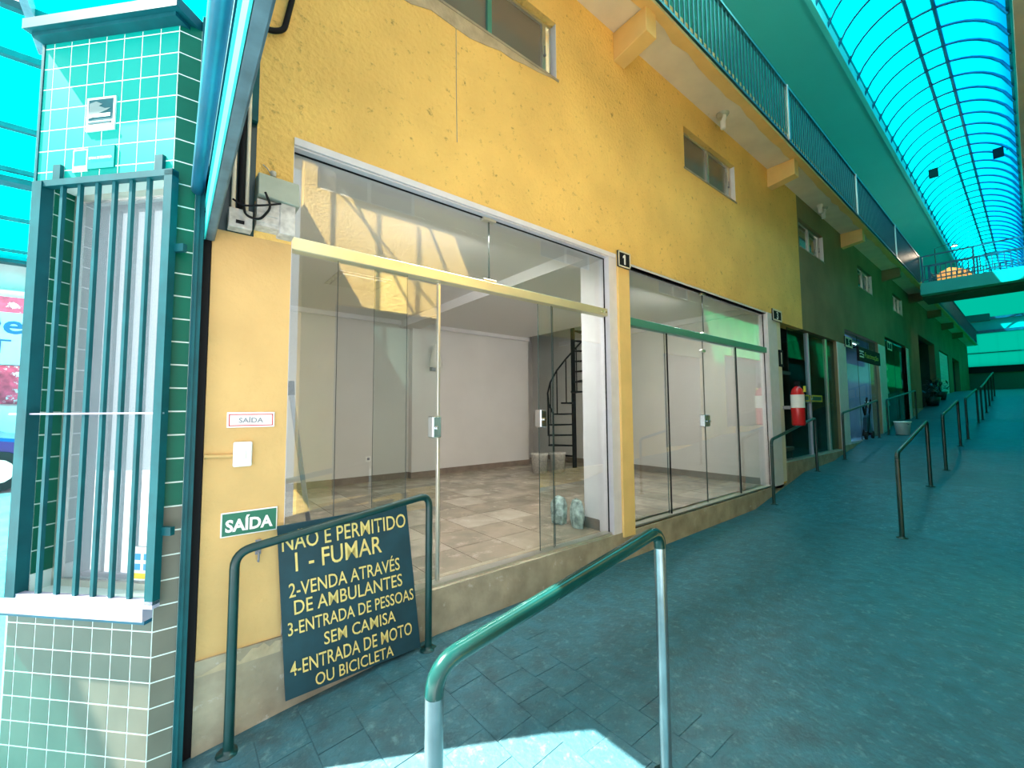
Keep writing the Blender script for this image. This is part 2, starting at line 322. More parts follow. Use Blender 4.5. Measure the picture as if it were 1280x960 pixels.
m = MB()      # fallen plaster strip under the first high window
pts = [(.9,2.70),(1.15,2.71),(1.3,2.76),(1.5,2.745),(1.62,2.74),(1.78,2.77),(1.9,2.80),(2.02,2.795),(2.15,2.82),(2.3,2.835),(2.44,2.86),(2.53,2.868)]
m.prism([(a,YF-.004,b) for a, b in pts]+[(2.53,YF-.004,2.88),(.9,YF-.004,2.88)], (0,.004,0)); m.build('bare_plaster_strip', greyplaster, wf, label='bare grey plaster where paint has fallen off below the first high window')
m = MB(); m.tube([(1.50,YF-.001,2.75),(1.503,YF-.001,2.3),(1.51,YF-.001,1.9)], .0025, 4); m.build('wall_crack', greyl, wf)
# head trims and jambs
box('head_trim', jambw, wf, .475,3.28,YF-.012,YF+.03,1.46,1.50); box('head_trim', jambw, wf, 3.46,6.93,YF+.0,YF+.05,1.44,1.465)
box('jamb_lining', jambw, wf, 3.175,3.29,YF-.006,YF+.17,-1.13,1.46); box('jamb_lining', jambw, wf, 6.93,7.27,YF-.012,YF+.12,-1.17,1.46)
box('jamb_lining', jambw, wf, 10.46,11.08,YF-.01,YF+.12,-.86,1.36); box('jamb_lining', jambw, wf, 14.12,14.9,YF-.01,YF+.12,-.74,1.66); box('jamb_lining', jambw, wf, 17.9,18.3,YF-.01,YF+.12,-.6,1.9)
m = MB(); m.box(.476,3.175,YF+.002,YF+.183,1.45,1.462); m.box(.474,.478,YF+.002,YF+.183,-1.13,1.45); m.build('opening_lining', jambw, wf)
m = MB(); m.box(3.46,6.93,YF+.002,YF+.183,1.44,1.462); m.box(6.924,6.932,YF+.002,YF+.183,-1.13,1.44); m.box(3.459,3.464,YF+.05,YF+.183,-1.13,1.44); m.build('opening_lining', jambw, wf)
box('pilaster', bracketm, wf, 3.29,3.462,YF-.03,YF+.01,-1.17,1.50)
box('jamb_lining', cream, wf, 7.28,7.43,YF-.008,YF+.05,-1.1,1.38)
# balcony slab + brackets
bs = struct('balcony_slab')
box('slab', cream, bs, .3,38.2,2.10,3.6,3.80,3.93)
m = MB(); rp3 = random.Random(2); px = .3; pe = 2.13
while px < 38:
    st = rp3.uniform(.12,.3); e = 2.115+rp3.uniform(0,.045)
    m.prism([(px,2.03,3.788),(px+st,2.03,3.788),(px+st,e,3.788),(px,pe,3.788)], (0,0,.16)); px += st; pe = e
m.build('slab_edge', bracketm, bs)
for k, bx in enumerate((-.0,3.33,7.2,11.2,15.1,19.0,22.9,26.8,30.7)):
    if k == 0: continue
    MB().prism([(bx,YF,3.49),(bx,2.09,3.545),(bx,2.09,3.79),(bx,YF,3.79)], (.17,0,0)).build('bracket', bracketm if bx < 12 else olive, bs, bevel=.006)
# upper storey
up = struct('wall_upper'); box('upper_wall', tealsoff, up, .3,38.2,3.6,3.75,3.9,6.9)
sf = struct('ceiling_eave'); box('soffit', tealsoff, sf, 0,38.2,2.03,3.8,6.9,7.02); box('eave_fascia', eavem, sf, 0,38.2,1.975,2.05,6.78,7.1)
# opposite side
wo = struct('wall_opposite')
oh = [(1.6,4.4,-1.1,1.4),(5,7.8,-1.1,1.4),(9.2,11.2,-.9,1.4),(12.5,15.5,-.5,1.6),(17,20,-.3,1.9),(22,25,.3,2.3)]
ow = [(1.35,2.7,2.85,3.4),(5.2,6.6,2.85,3.4),(9.1,10.5,2.85,3.4)]
m = MB(); wall_holes(m, 1.2, 38.2, -1.7, 3.8, oh+ow, -.53, -.7); m.build('stucco_face', yellow, wo)
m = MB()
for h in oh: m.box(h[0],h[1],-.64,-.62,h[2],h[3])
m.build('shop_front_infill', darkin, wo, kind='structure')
for a, b, c, d in ow:
    m = MB(); m.box(a,b,-.60,-.56,c,c+.03); m.box(a,b,-.60,-.56,d-.03,d); m.box(a,a+.04,-.60,-.56,c,d); m.box(b-.04,b,-.60,-.56,c,d); m.box((a+b)/2-.025,(a+b)/2+.025,-.60,-.555,c,d); m.build('window_frame', white, wo); box('window_pane', winpane, wo, a+.04,b-.04,-.585,-.58,c+.03,d-.03)
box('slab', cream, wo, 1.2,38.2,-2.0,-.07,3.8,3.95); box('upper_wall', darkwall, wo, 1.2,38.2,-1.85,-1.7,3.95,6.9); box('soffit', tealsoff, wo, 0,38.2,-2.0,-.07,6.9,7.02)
box('eave_fascia', navy, wo, 0,38.2,-.09,-.05,6.86,7.1)
# portal gable over the entrance; upper panel and grille added to shape the sun
pg = struct('entrance_gable')
box('beam_soffit', beamgrey, pg, .100,.131,-.4,2.44,.825,.833); box('beam_web', beamcyan, pg, .094,.102,-.4,2.44,.825,.93); box('beam_web', beamgrey, pg, .129,.137,-.4,2.46,.833,1.0)
box('shadow_gap', navy, pg, .104,.112,-.4,2.44,.93,.965); box('track_flange', beamcyan, pg, .092,.11,-.4,2.44,.965,1.0)
box('gable_panel', navy, pg, .112,.127,-2.0,2.46,.95,4.3)  # upper part added to hold the sun back to a small patch
MB().tube([(.062,-.4,1.04),(.062,2.40,1.04),(.062,2.42,1.04)], .026, 14, rs=[.026,.026,.018]).build('roller_tube', navy, pg)
for z in (1.13,1.28,1.45,1.98,2.12,2.30): box('track_strip', beamcyan if z > 1.9 else cage, pg, .098,.113,-.4,2.45,z,z+.02)
box('gable_side_panel', cage, pg, .11,.3,2.44,2.62,1.5,4.3)
m = MB()
for k in range(7): y = -.4+.42*k; m.box(.11,.13,y,y+.035,4.3,6.9)
m.box(.11,.13,-2,2.47,5.5,5.54)
m.tube([(.12,-.5,4.3),(.12,2.2,6.9)], .015, 6); m.tube([(.12,-.5,5.6),(.12,1.0,6.9)], .015, 6)
m.build('added_shadow_grille', navy, pg)  # unseen, added to cast bar shadows on the opposite wall
box('yellow_pier_above', darkgreen, pg, .24,.31,2.49,2.6,1.1,3.8)
# vault roof
CY, CZ, RV = .98, 6.4625, 1.1375
def vp(y, x, r=RV): return (x, y, CZ+math.sqrt(max(r*r-(y-CY)**2, 0)))
vr = struct('roof_vault', (0, 0, 0))
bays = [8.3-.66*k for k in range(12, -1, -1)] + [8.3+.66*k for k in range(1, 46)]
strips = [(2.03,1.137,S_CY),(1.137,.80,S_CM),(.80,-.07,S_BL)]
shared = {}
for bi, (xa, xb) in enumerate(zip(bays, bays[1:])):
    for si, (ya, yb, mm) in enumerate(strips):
        near = 0 if xb <= 3.8 else 1 if xb <= 8.31 else 2; key = (si, near)  # near bays out of view: milky and pale cyan chosen for their light
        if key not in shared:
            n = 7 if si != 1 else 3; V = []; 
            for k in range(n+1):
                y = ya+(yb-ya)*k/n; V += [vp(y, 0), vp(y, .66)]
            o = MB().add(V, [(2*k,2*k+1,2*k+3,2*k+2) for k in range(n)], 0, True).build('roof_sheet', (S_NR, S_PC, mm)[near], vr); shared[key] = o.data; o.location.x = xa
        else:
            o = bpy.data.objects.new('roof_sheet', shared[key]); COL.objects.link(o); o.parent = vr; o.location = (xa, 0, 0)
ribme = MB().tube([vp(2.0+(-2.07)*k/16, 0, RV-.05) for k in range(17)], .028, 6).build('rib', navy, vr).data
vr.children[-1].location.x = bays[0] if vr.children[-1].data == ribme else 0
for xa in bays[1:]:
    o = bpy.data.objects.new('rib', ribme); COL.objects.link(o); o.parent = vr; o.location = (xa, 0, 0)
for y in (1.137, .80): MB().tube([vp(y, .1, RV-.03), vp(y, 38, RV-.03)], .036, 6).build('purlin', navy, vr)
box('eave_rail', navy, vr, .1,38.2,-.085,-.045,6.80,6.93)
# end wall
we = struct('wall_end')
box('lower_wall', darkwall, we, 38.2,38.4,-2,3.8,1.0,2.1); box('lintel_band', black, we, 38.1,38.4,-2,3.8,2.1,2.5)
for k in range(6): box('glazing_pane', S_EN, we, 38.25,38.26,-1.9+.78*k,-1.12+.78*k,2.5,4.5)
m = MB(); m.box(38.18,38.3,-2,3.8,3.3,3.34); m.build('glazing_rail', cage, we)
box('cross_beam', navy, we, 38.0,38.3,-2,3.8,4.5,4.66); box('upper_panel', tealsoff, we, 38.2,38.3,-2,3.8,4.66,5.3); box('cross_beam', navy, we, 38.0,38.3,-2,3.8,5.3,5.44); box('gable_panel', S_EN, we, 38.25,38.26,-2,3.8,5.44,7.7)
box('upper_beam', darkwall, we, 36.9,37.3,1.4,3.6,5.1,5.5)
# ================================================================== SHOP INTERIOR (shops 1 and 2 share one room)
wi = struct('wall_interior')
box('wall_back', inwall, wi, .1,5.99,6.85,7.0,-1.13,1.7); box('wall_right', inwall, wi, 6.95,7.1,2.65,8.0,-1.2,1.7); box('wall_left', inwall, wi, 0.10,.15,2.65,6.9,-1.2,1.7)
box('alcove_back', inwall, wi, 5.85,7.1,7.8,7.9,-1.2,3.7); box('alcove_side', inwall, wi, 5.89,5.99,6.99,7.9,-1.2,3.7); box('alcove_upper_wall', inwall, wi, 5.80,5.90,4.9,7.0,1.72,3.7); box('alcove_upper_wall', inwall, wi, 6.95,7.05,4.8,7.9,1.7,3.7); box('alcove_upper_wall', inwall, wi, 5.8,7.05,4.8,4.9,1.72,3.7); box('alcove_lid', inwall, wi, 5.8,7.1,4.8,7.9,3.7,3.78)
box('return_wall', white, wi, 3.19,3.45,YF+.16,2.83,-1.13,1.57)
box('wall_column', inwall, wi, 3.22,3.72,6.72,6.86,-1.13,1.57)
cl = struct('ceiling_shop'); m = MB()
m.box(.1,5.9,2.64,6.95,1.57,1.72); m.box(5.9,7.0,2.64,4.9,1.57,1.72); m.build('ceiling_slab', inceil, cl)
box('ceiling_beam', inceil, cl, 3.04,3.36,2.65,6.85,1.45,1.575); box('crown_molding', white, cl, .15,5.99,6.79,6.86,1.50,1.575); box('crown_molding', white, cl, 6.88,6.96,2.65,6.8,1.48,1.575)
box('mezzanine_wall', inwall, cl, .1,18.5,3.9,4.0,1.72,3.8)
fs = struct('floor_shop'); box('screed', groutd, fs, .1,7.05,2.55,7.9,-1.2,-1.1345)
tme = {}
for i in range(16):
    for j in range(12):
        xa, ya = .16+.425*i, 2.66+.425*j
        if ya > 6.85 and xa < 5.9: continue
        xb, yb = min(xa+.42, 6.95), min(ya+.42, 7.8 if xa > 5.8 else 6.85)
        if xa >= 6.9 or yb-ya < .05: continue
        MB().box(xa,xb,ya,yb,-1.145,-1.13+rp.uniform(-.0008,.0008)).build('tile', tilefl[rp.randrange(3)], fs)
box('baseboard_back', skirt, None, .15,5.99,6.835,6.852,-1.13,-1.03, kind='structure'); box('baseboard_right', skirt, None, 6.935,6.952,2.66,7.8,-1.13,-1.03, kind='structure'); 
m = MB(); m.box(3.205,3.735,6.705,6.722,-1.13,-1.03); m.box(3.205,3.222,6.72,6.85,-1.13,-1.03); m.box(3.718,3.735,6.72,6.85,-1.13,-1.03); m.build('trim_1', skirt, None, kind='structure')
m = MB(); m.box(3.175,3.192,2.63,2.84,-1.13,-1.03); m.box(3.18,3.46,2.828,2.845,-1.13,-1.03); m.build('trim_2', skirt, None, kind='structure')
# other shop interiors: shells (the fifth has an added fill lamp)
def shell(name, x0, x1, z0, z1, m_, depth=2.2):
    s = struct(name); mb = MB()
    mb.box(x0-.2,x1+.2,YF+depth,YF+depth+.1,z0-.05,z1+.3); mb.box(x0-.2,x0-.02,YF+.18,YF+depth,z0-.05,z1+.3); mb.box(x1+.02,x1+.2,YF+.18,YF+depth,z0-.05,z1+.3)
    mb.box(x0-.2,x1+.2,YF+.18,YF+depth,z1+.1,z1+.3); mb.box(x0-.2,x1+.2,YF+.15,YF+depth,z0-.1,z0-.005); mb.build('shell', m_, s)
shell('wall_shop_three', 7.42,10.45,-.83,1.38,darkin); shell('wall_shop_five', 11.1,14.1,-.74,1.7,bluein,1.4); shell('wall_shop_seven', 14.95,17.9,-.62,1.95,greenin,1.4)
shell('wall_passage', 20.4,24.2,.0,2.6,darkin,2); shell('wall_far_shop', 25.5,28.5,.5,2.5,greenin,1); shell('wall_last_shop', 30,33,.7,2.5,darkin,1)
# added fill lamps out of view behind the lintels, to brighten the shops
def fill_lamp(x, label, z=1.53, e=50, c=(1, .965, .92)):
    t = thing('fill_lamp', label, 'lamp', (x, 2.66, z), 'added fill lamps behind the lintels')
    box('housing', white, t, x-.6,x+.6,2.65,2.70,z-.01,z+.035); MB().tube([(x-.56,2.715,z-.015),(x+.56,2.715,z-.015)], .013, 8).build('fill_tube', tubeglow, t)
    l = bpy.data.lights.new('fill_light', 'AREA'); l.shape = 'RECTANGLE'; l.size = 1.15; l.size_y = .10; l.energy = e; l.color = c
    o = bpy.data.objects.new('fill_light', l); COL.objects.link(o); o.parent = t; o.location = (0, .10, -.10); o.rotation_euler = (math.radians(22), 0, 0)
fill_lamp(1.75, 'added unseen fill tube behind the lintel of the first glass front'); fill_lamp(5.2, 'added unseen fill tube behind the lintel of the second glass front')
fill_lamp(12.6, 'added unseen fill tube behind the lintel of the bluish shopfront', 1.60, 14, (.75,.88,1))
# ================================================================== WINDOWS
for k, (a, b) in enumerate(wins):
    wn = struct('window_%d' % (k+1)); mid = (a+b)/2; y = YF+.06
    m = MB(); m.box(a,b,y,y+.04,2.88,2.905); m.box(a,b,y,y+.04,3.375,3.40); m.box(a,a+.025,y,y+.04,2.905,3.375); m.box(b-.03,b,y,y+.04,2.905,3.375); m.build('window_frame', alum, wn)
    box('mullion', greenrail if k == 0 else alum, wn, mid-.02,mid+.02,y-.012,y+.03,2.9,3.38)
    m = MB(); m.box(b-.11,b-.07,y+.0,y+.03,2.905,3.375); m.build('sash_stile', alum, wn)
    m = MB(); m.box(b-.10,b-.085,y-.02,y,3.08,3.10); m.box(b-.10,b-.092,y-.02,y-.012,3.10,3.17); m.build('latch', greyl, wn)
    box('pane', winpane, wn, a+.025,mid-.02,y+.012,y+.018,2.905,3.375); box('pane', winpane, wn, mid+.02,b-.07,y+.022,y+.028,2.905,3.375)
    box('window_reveal', white, wn, b-.006,b+.003,YF+.002,YF+.06,2.885,3.395)
    box('window_sill', plinthm, wn, a-.02,b+.02,YF-.008,YF+.06,2.865,2.885)
# ================================================================== STOREFRONTS
def pane(parent, x0, x1, z0, z1, y=YF+.05, g=None, t=.009, nm='glass_pane'):
    m = MB()
    m.add([(x0,y,z0),(x1,y,z0),(x1,y,z1),(x0,y,z1)], [(0,1,2,3)], 0); m.add([(x0,y+t,z0),(x1,y+t,z0),(x1,y+t,z1),(x0,y+t,z1)], [(3,2,1,0)], 0)
    m.add([(x0,y,z0),(x0,y+t,z0),(x0,y+t,z1),(x0,y,z1)], [(0,1,2,3)], 1); m.add([(x1,y,z0),(x1,y+t,z0),(x1,y+t,z1),(x1,y,z1)], [(3,2,1,0)], 1)
    return m.build(nm, [g or clear, edgeg], parent)
def clip(parent, x, z, w=.06, h=.03, y=YF+.05, mm=None): return box('glass_clip', mm or alum, parent, x-w/2,x+w/2,y-.018,y+.028,z-h/2,z+h/2, bevel=.004)
def lock(parent, x, z, y=YF+.05):
    l = box('lock', chrome, parent, x-.05,x+.018,y-.03,y+.045,z-.085,z+.06, bevel=.008)
    MB().tube([(x-.016,y-.034,z-.02),(x-.016,y-.048,z-.02)], .013, 10).build('lock_cylinder', chrome, l); return l
s1 = thing('glass_storefront', 'frameless glass shopfront with gold transom rail beside the yellow entrance pier, doors slid open', 'storefront', (1.85,YF+.05,-1.13))
box('transom_rail', brass, s1, .475,3.175,YF+.015,YF+.085,.885,.955, bevel=.004)
pane(s1,.48,1.82,.96,1.455); pane(s1,1.828,3.17,.96,1.455); clip(s1,1.82,1.445,.12,.035); clip(s1,1.82,.965,.12,.035)
for x0,x1,y in ((.48,.735,.05),(.737,1.17,.05),(.96,1.405,.066)): pane(s1,x0,x1,-1.12,.885,YF+y)
for x0,x1,y in ((2.33,2.50,.066),(2.47,3.17,.05)): pane(s1,x0,x1,-1.12,.885,YF+y)
box('door_edge_profile', alum, s1, 1.398,1.418,YF+.058,YF+.085,-1.12,.885, bevel=.003)
lock(s1,1.40,-.09,YF+.066); lock(s1,2.37,-.05,YF+.066)
box('sill_track', alum, s1, .475,3.175,YF+.02,YF+.10,-1.131,-1.112); box('edge_gasket', black, s1, .475,.479,YF+.045,YF+.06,-1.12,1.45)
box('edge_gasket', black, s1, 3.168,3.174,YF+.046,YF+.056,-1.12,1.445); box('head_gasket', black, s1, .475,3.175,YF+.046,YF+.056,1.442,1.449)
for x in (3.09,3.14): MB().tube([(x,YF+.014,.92),(x,YF+.006,.92)], .012, 8).build('screw', chrome, s1)
s2 = thing('glass_storefront', 'frameless glass shopfront with green transom rail under number plate 1, all four panels closed', 'storefront', (5.2,YF+.05,-1.13))
box('transom_rail', greenrail, s2, 3.465,6.925,YF+.015,YF+.085,.845,.925, bevel=.004)
pane(s2,3.47,5.075,.93,1.44); pane(s2,5.083,6.92,.93,1.44); clip(s2,5.08,1.43,.10,.03); clip(s2,5.08,.93,.10,.03)
for x0,x1,y in ((3.47,4.235,.05),(4.215,5.07,.066),(5.078,5.96,.066),(5.94,6.92,.05)): pane(s2,x0,x1,-1.12,.845,YF+y)
for x, a, b in ((4.235,-1.12,.845),(5.95,-1.12,.845)): box('panel_seal', black, s2, x-.006,x+.006,YF+.045,YF+.055,a,b)
lock(s2,5.06,-.12,YF+.066); lock(s2,5.12,-.12,YF+.066); clip(s2,5.07,.72,.09,.03,YF+.066)
box('sill_track', alum, s2, 3.465,6.925,YF+.02,YF+.10,-1.131,-1.112); box('edge_gasket', black, s2, 6.912,6.922,YF+.046,YF+.056,-1.12,1.43); box('head_gasket', black, s2, 3.465,6.92,YF+.046,YF+.056,1.43,1.438)
s3 = thing('glass_storefront', 'dark glass shop door with yellow pull sticker beside the fire extinguisher', 'storefront', (8.9,YF+.05,-.83))
pane(s3,7.9,8.83,-.82,1.36,g=clearb); pane(s3,8.87,9.9,-.82,1.36,g=clearb); pane(s3,9.95,10.44,-.82,1.36,g=clearb)
box('door_edge_profile', cagelt, s3, 8.82,8.88,YF+.03,YF+.09,-.82,1.36); box('door_sticker', yel2, s3, 8.2,8.78,YF+.035,YF+.045,.13,.25); box('door_sticker', yel2, s3, 8.92,9.5,YF+.035,YF+.045,.13,.25)
for a, b in ((8.25,8.73),(8.97,9.45)): box('sticker_inset', darkgreen, s3, a,b,YF+.031,YF+.036,.155,.225)
lock(s3,8.86,.19,YF+.05); box('sill_track', alum, s3, 7.45,10.44,YF+.0,YF+.10,-.832,-.80); box('side_frame', alum, s3, 9.88,9.97,YF+.04,YF+.09,-.82,1.36)
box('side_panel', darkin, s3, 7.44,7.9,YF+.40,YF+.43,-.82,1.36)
s5 = thing('glass_storefront', 'bluish glass shopfront behind the hanging black shop sign', 'storefront', (12.6,YF+.05,-.74))
pane(s5,11.12,12.3,-.73,1.68,g=clearb); pane(s5,12.31,13.3,-.73,1.68,g=clearb); pane(s5,13.31,14.08,-.73,1.68,g=clearb); box('sill_track', alum, s5, 11.1,14.1,YF,YF+.1,-.74,-.71); lock(s5,12.9,.1)
s7 = thing('glass_storefront', 'greenish glass shopfront under number plate 7', 'storefront', (16.4,YF+.05,-.62))
pane(s7,14.97,16.4,-.61,1.93,g=clearb); pane(s7,16.42,17.88,-.61,1.93,g=clearb); box('sill_track', alum, s7, 14.95,17.9,YF,YF+.1,-.62,-.59)
# inside shop 5 and 7
dt = thing('display_dummy', 'dark blue coat on a dummy behind the bluish shop glass', 'mannequin', (11.75,2.95,-.74))
m = MB(); m.lathe((11.75,2.95,-.74), [(.0,.0),(.16,.0),(.18,.05),(.2,.6),(.24,1.0),(.22,1.4),(.1,1.55),(.07,1.62),(.0,1.64)], 14); m.build('coat', navy, dt)
MB().lathe((11.75,2.95,.88), [(0,0),(.07,.03),(.09,.12),(.06,.21),(0,.23)], 10).build('head', dirtyw, dt)
cu = thing('hanging_curtain', 'pale blue curtain hanging behind the second pane of the bluish shopfront', 'curtain', (13.2,3.0,-.7))
m = MB(); n = 24
V = [];
for k in range(n+1): V += [(12.2+1.5*k/n, 3.1+.04*math.sin(k*1.9), -.7), (12.2+1.5*k/n, 3.1+.04*math.sin(k*1.9), 1.6)]
m.add(V, [(2*k,2*k+2,2*k+3,2*k+1) for k in range(n)], 0, True); m.build('curtain_cloth', paleblue, cu)
gr = ['white lace garment hanging highest in the greenish shopfront','white lace garment hanging in the greenish shopfront, second from the top','white lace garment hanging in the greenish shopfront, third from the top','white lace garment hanging lowest in the greenish shopfront']
for k in range(4):
    z = 1.25-.34*k; m = MB(); m.prism([(15.35,2.62,z),(15.9,2.62,z),(16.1,2.62,z-.12),(15.98,2.62,z-.16),(15.88,2.62,z-.1),(15.85,2.62,z-.31),(15.45,2.62,z-.31),(15.42,2.62,z-.1),(15.3,2.62,z-.16),(15.18,2.62,z-.12)], (0,.03,0))
    o = m.build('lace_garment', grout, None, loc=(15.6,2.63,z), label=gr[k], cat='garment', group='lace garments in the greenish shopfront')
# ================================================================== HANDRAILS
def rail(xs, y, h, label, mm, r=.021, tops=None, postm=None, group='tubular handrails'):
    t = thing('handrail', label, 'handrail', (xs[0], y, fz(xs[0])), group)
    T = [(x, y, (tops[i] if tops else fz(x)+h)) for i, x in enumerate(xs)]
    seq = [(xs[0],y,fz(xs[0]))] + T + [(xs[-1],y,fz(xs[-1]))]
    if len(xs) == 2:
        full = bend(seq, .07, 6)
        if postm:
            MB().tube(full[1:-1], r, 12).build('top_rail', mm, t)
            for s_ in (0, -1):
                p = full[s_]; q = full[1] if s_ == 0 else full[-2]; MB().tube([p, q], r*.97, 12).build('post', postm, t)
        else:
            MB().tube(full[1:-1], r, 10).build('top_rail', mm, t)
            for s_ in (0, -1):
                p = full[s_]; q = full[1] if s_ == 0 else full[-2]; MB().tube([p, q], r, 10).build('post', mm, t)
    else:
        MB().tube(bend(T, .15, 4), r, 8).build('top_rail', mm, t)
        for i, x in enumerate(xs): MB().tube([(x,y,fz(x)), T[i]], r, 8).build('post', mm, t)
    for x in xs: MB().lathe((x,y,fz(x)), [(0,.0),(.05,.0),(.05,.006),(r+.004,.008),(r,.02)], 12).build('base_flange', mm, t)
    return t
rail([.255,1.25], 2.362, .9, 'dark green handrail in front of the painted rules board', darkgreen, tops=[-.645,-.508], r=.021)
rail([.53,1.535], .97, .9, 'large worn green and silver handrail standing mid-ramp, closest to the entrance', wornrail, tops=[-.63,-.475], r=.0235, postm=steelp)
for xs_, lab in (([6.5,8.38],'green handrail by the wall beside the fire extinguisher'),([10.0,12.9],'green handrail by the wall in front of the bluish shopfront'),([13.9,18.0],'green handrail by the wall beside the white bucket')): rail(xs_, 2.33, .88, lab, darkgreen)
for xs_, lab in (([6.0,8.05],'second handrail of the middle row, before the sloping part of the ramp'),([9.65,11.9],'third handrail of the middle row counted from the entrance'),([13.4,16.3],'fourth handrail of the middle row counted from the entrance')): rail(xs_, .95, .88, lab, darkgreen, r=.022)
rail([17.7,19.4,21.0,22.6,24.2], .95, .9, 'farthest handrail of the middle row with five posts', darkgreen, r=.022)
# ================================================================== BALUSTRADE
def balustrade(x0, x1, y, z0, z1, label, pitch, m_):
    t = thing('balcony_railing', label, 'railing', ((x0+x1)/2, y, z0))
    box('bottom_rail', m_, t, x0,x1,y-.012,y+.012,z0-.01,z0+.02); box('top_rail', m_, t, x0,x1,y-.02,y+.02,z1-.03,z1)
    n = int((x1-x0)/pitch); me = None
    for k in range(n):
        x = x0+pitch*(k+.5)
        if me is None: o = box('baluster', m_, t, x-.009,x+.009,y-.006,y+.006,z0+.02,z1-.03, loc=(x,y,z0)); me = o.data
        else: o = bpy.data.objects.new('baluster', me); COL.objects.link(o); o.parent = t; o.location = (x-(x0+x1)/2, 0, 0)
    for x in (x0+.02, 6.68, 10.35, 14.04, x1-.02): box('post', alum if 6 < x < 15 else m_, t, x-.015,x+.015,y-.028,y-.006,z0,z1)
    return t
balustrade(2.2, 17.5, 2.0, 3.80, 4.62, 'long green balcony railing with vertical bars above the yellow wall', .095, balgreen)
t = thing('balcony_railing', 'farther green balcony railing beyond the footbridge', 'railing', (27,2.0,3.8))
box('bottom_rail', balgreen, t, 19.5,38,1.99,2.01,3.8,3.83); box('top_rail', cage, t, 19.5,38,1.98,2.02,4.58,4.62)
m = MB()
for k in range(120): x = 19.55+.15*k; m.box(x,x+.02,1.995,2.005,3.83,4.58)
m.build('balusters', balgreen, t, kind='stuff')
# footbridge
fb = thing('footbridge', 'green footbridge with bar railings crossing the corridor under the vault', 'bridge', (18.6,.9,3.45))
box('deck', tealsoff, fb, 17.95,19.4,-.6,2.05,3.5,3.86); box('underside_beam', darkwall, fb, 18.3,19.4,-.6,2.05,3.42,3.5)
for x, nm in ((17.97,'near_railing'),(19.35,'far_railing')):
    r_ = MB(); r_.box(x-.02,x+.02,-.6,2.0,4.66,4.70); r_.box(x-.015,x+.015,-.6,2.0,4.36,4.39); r_.box(x-.015,x+.015,-.6,2.0,3.93,3.96); rr = r_.build(nm, navy, fb)
    for k in range(22): yy = 1.93-.115*k; box('baluster', navy, rr, x-.008,x+.008,yy-.012,yy+.012,3.93,4.37)
    for yy in (1.98,.9,-.2): box('railing_post', navy, rr, x-.02,x+.02,yy-.02,yy+.02,3.86,4.68)
ac = MB(); 
ac.prism([(20.5,1.93,3.95),(20.5,1.1,3.95),(20.5,1.0,4.3),(20.5,1.15,4.62),(20.5,1.6,4.8),(20.5,1.93,4.62)], (.5,0,0)); ac.build('sunlit_gap_standin', orange, None, loc=(20.5,1.5,3.95), label='peach stand-in for a sunlit gap seen through the footbridge railing', cat='standin')  # stands in for a sunlit gap beyond the bridge
al = bpy.data.lights.new('sun_fill_lamp', 'POINT'); al.energy = 60; al.color = (1, .78, .55); al.shadow_soft_size = .08  # added lamp that brightens the peach stand-in
ls = thing('sun_fill_lamp', 'added warm lamp lighting the peach stand-in beyond the footbridge', 'lamp', (20.0,1.4,5.35)); MB().lathe((20.0,1.4,5.35), [(0,.10),(.05,.09),(.09,0),(.02,.02)], 10).build('shade', alum, ls); MB().tube([(20.35,1.9,3.93),(20.35,1.9,5.5),(20.0,1.4,5.5),(20.0,1.4,5.44)], .012, 5).build('post', black, ls)
alo = bpy.data.objects.new('fill_light', al); COL.objects.link(alo); alo.parent = ls; alo.location = (0, 0, -.03)
box('standin_deck', tealsoff, None, 20.3,21.2,.5,2.1,3.8,3.93, kind='structure', )
# ================================================================== FIXTURES under slab and vault
def lampholder(x, y, z, label, two=False):
    t = thing('ceiling_lampholder', label, 'lamp', (x,y,z-.2), 'bare lampholders under the balcony')
    MB().lathe((x,y,z), [(0,-.03),(.06,-.03),(.075,-.012),(.08,.0)], 14).build('mounting_rose', boxgrey, t)
    MB().lathe((x,y,z), [(0,-.2),(.028,-.2),(.034,-.19),(.034,-.09),(.045,-.07),(.045,-.03)], 12).build('socket', glow, t)
    MB().tube([(x-.05,y,z-.05),(x-.11,y-.01,z-.07),(x-.12,y-.01,z-.13)], .03, 8).build('bracket_arm', alum, t)
    if two: MB().lathe((x-.2,y,z), [(0,-.16),(.03,-.15),(.035,-.06),(.05,-.0)], 10).build('sensor', glow, t)
lampholder(5.4,2.33,3.80,'white lampholder under the balcony above the second high window'); lampholder(9.5,2.33,3.80,'white twin lampholder under the balcony above the third high window', True)
for x, y, lab in ((17.6,1.55,'dark floodlight hanging under the bright left side of the vault'),(17.6,.27,'dark floodlight hanging under the blue side of the vault')):
    t = thing('floodlight', lab, 'light', (x,y,7.05), 'floodlights under the vault')
    zt = CZ+math.sqrt(RV**2-(y-CY)**2)-.01
    m = MB(); m.obox((x,y,7.05), (1,0,.3), (0,1,0), (-.3,0,1), .08,.10,.13); m.build('lamp_body', black, t); MB().tube([(x,y-.16,7.05),(x,y-.16,zt-.05),(x,y+.0,zt-.05),(x,y+.0,zt)], .012, 6).build('mounting_bracket', navy, t)
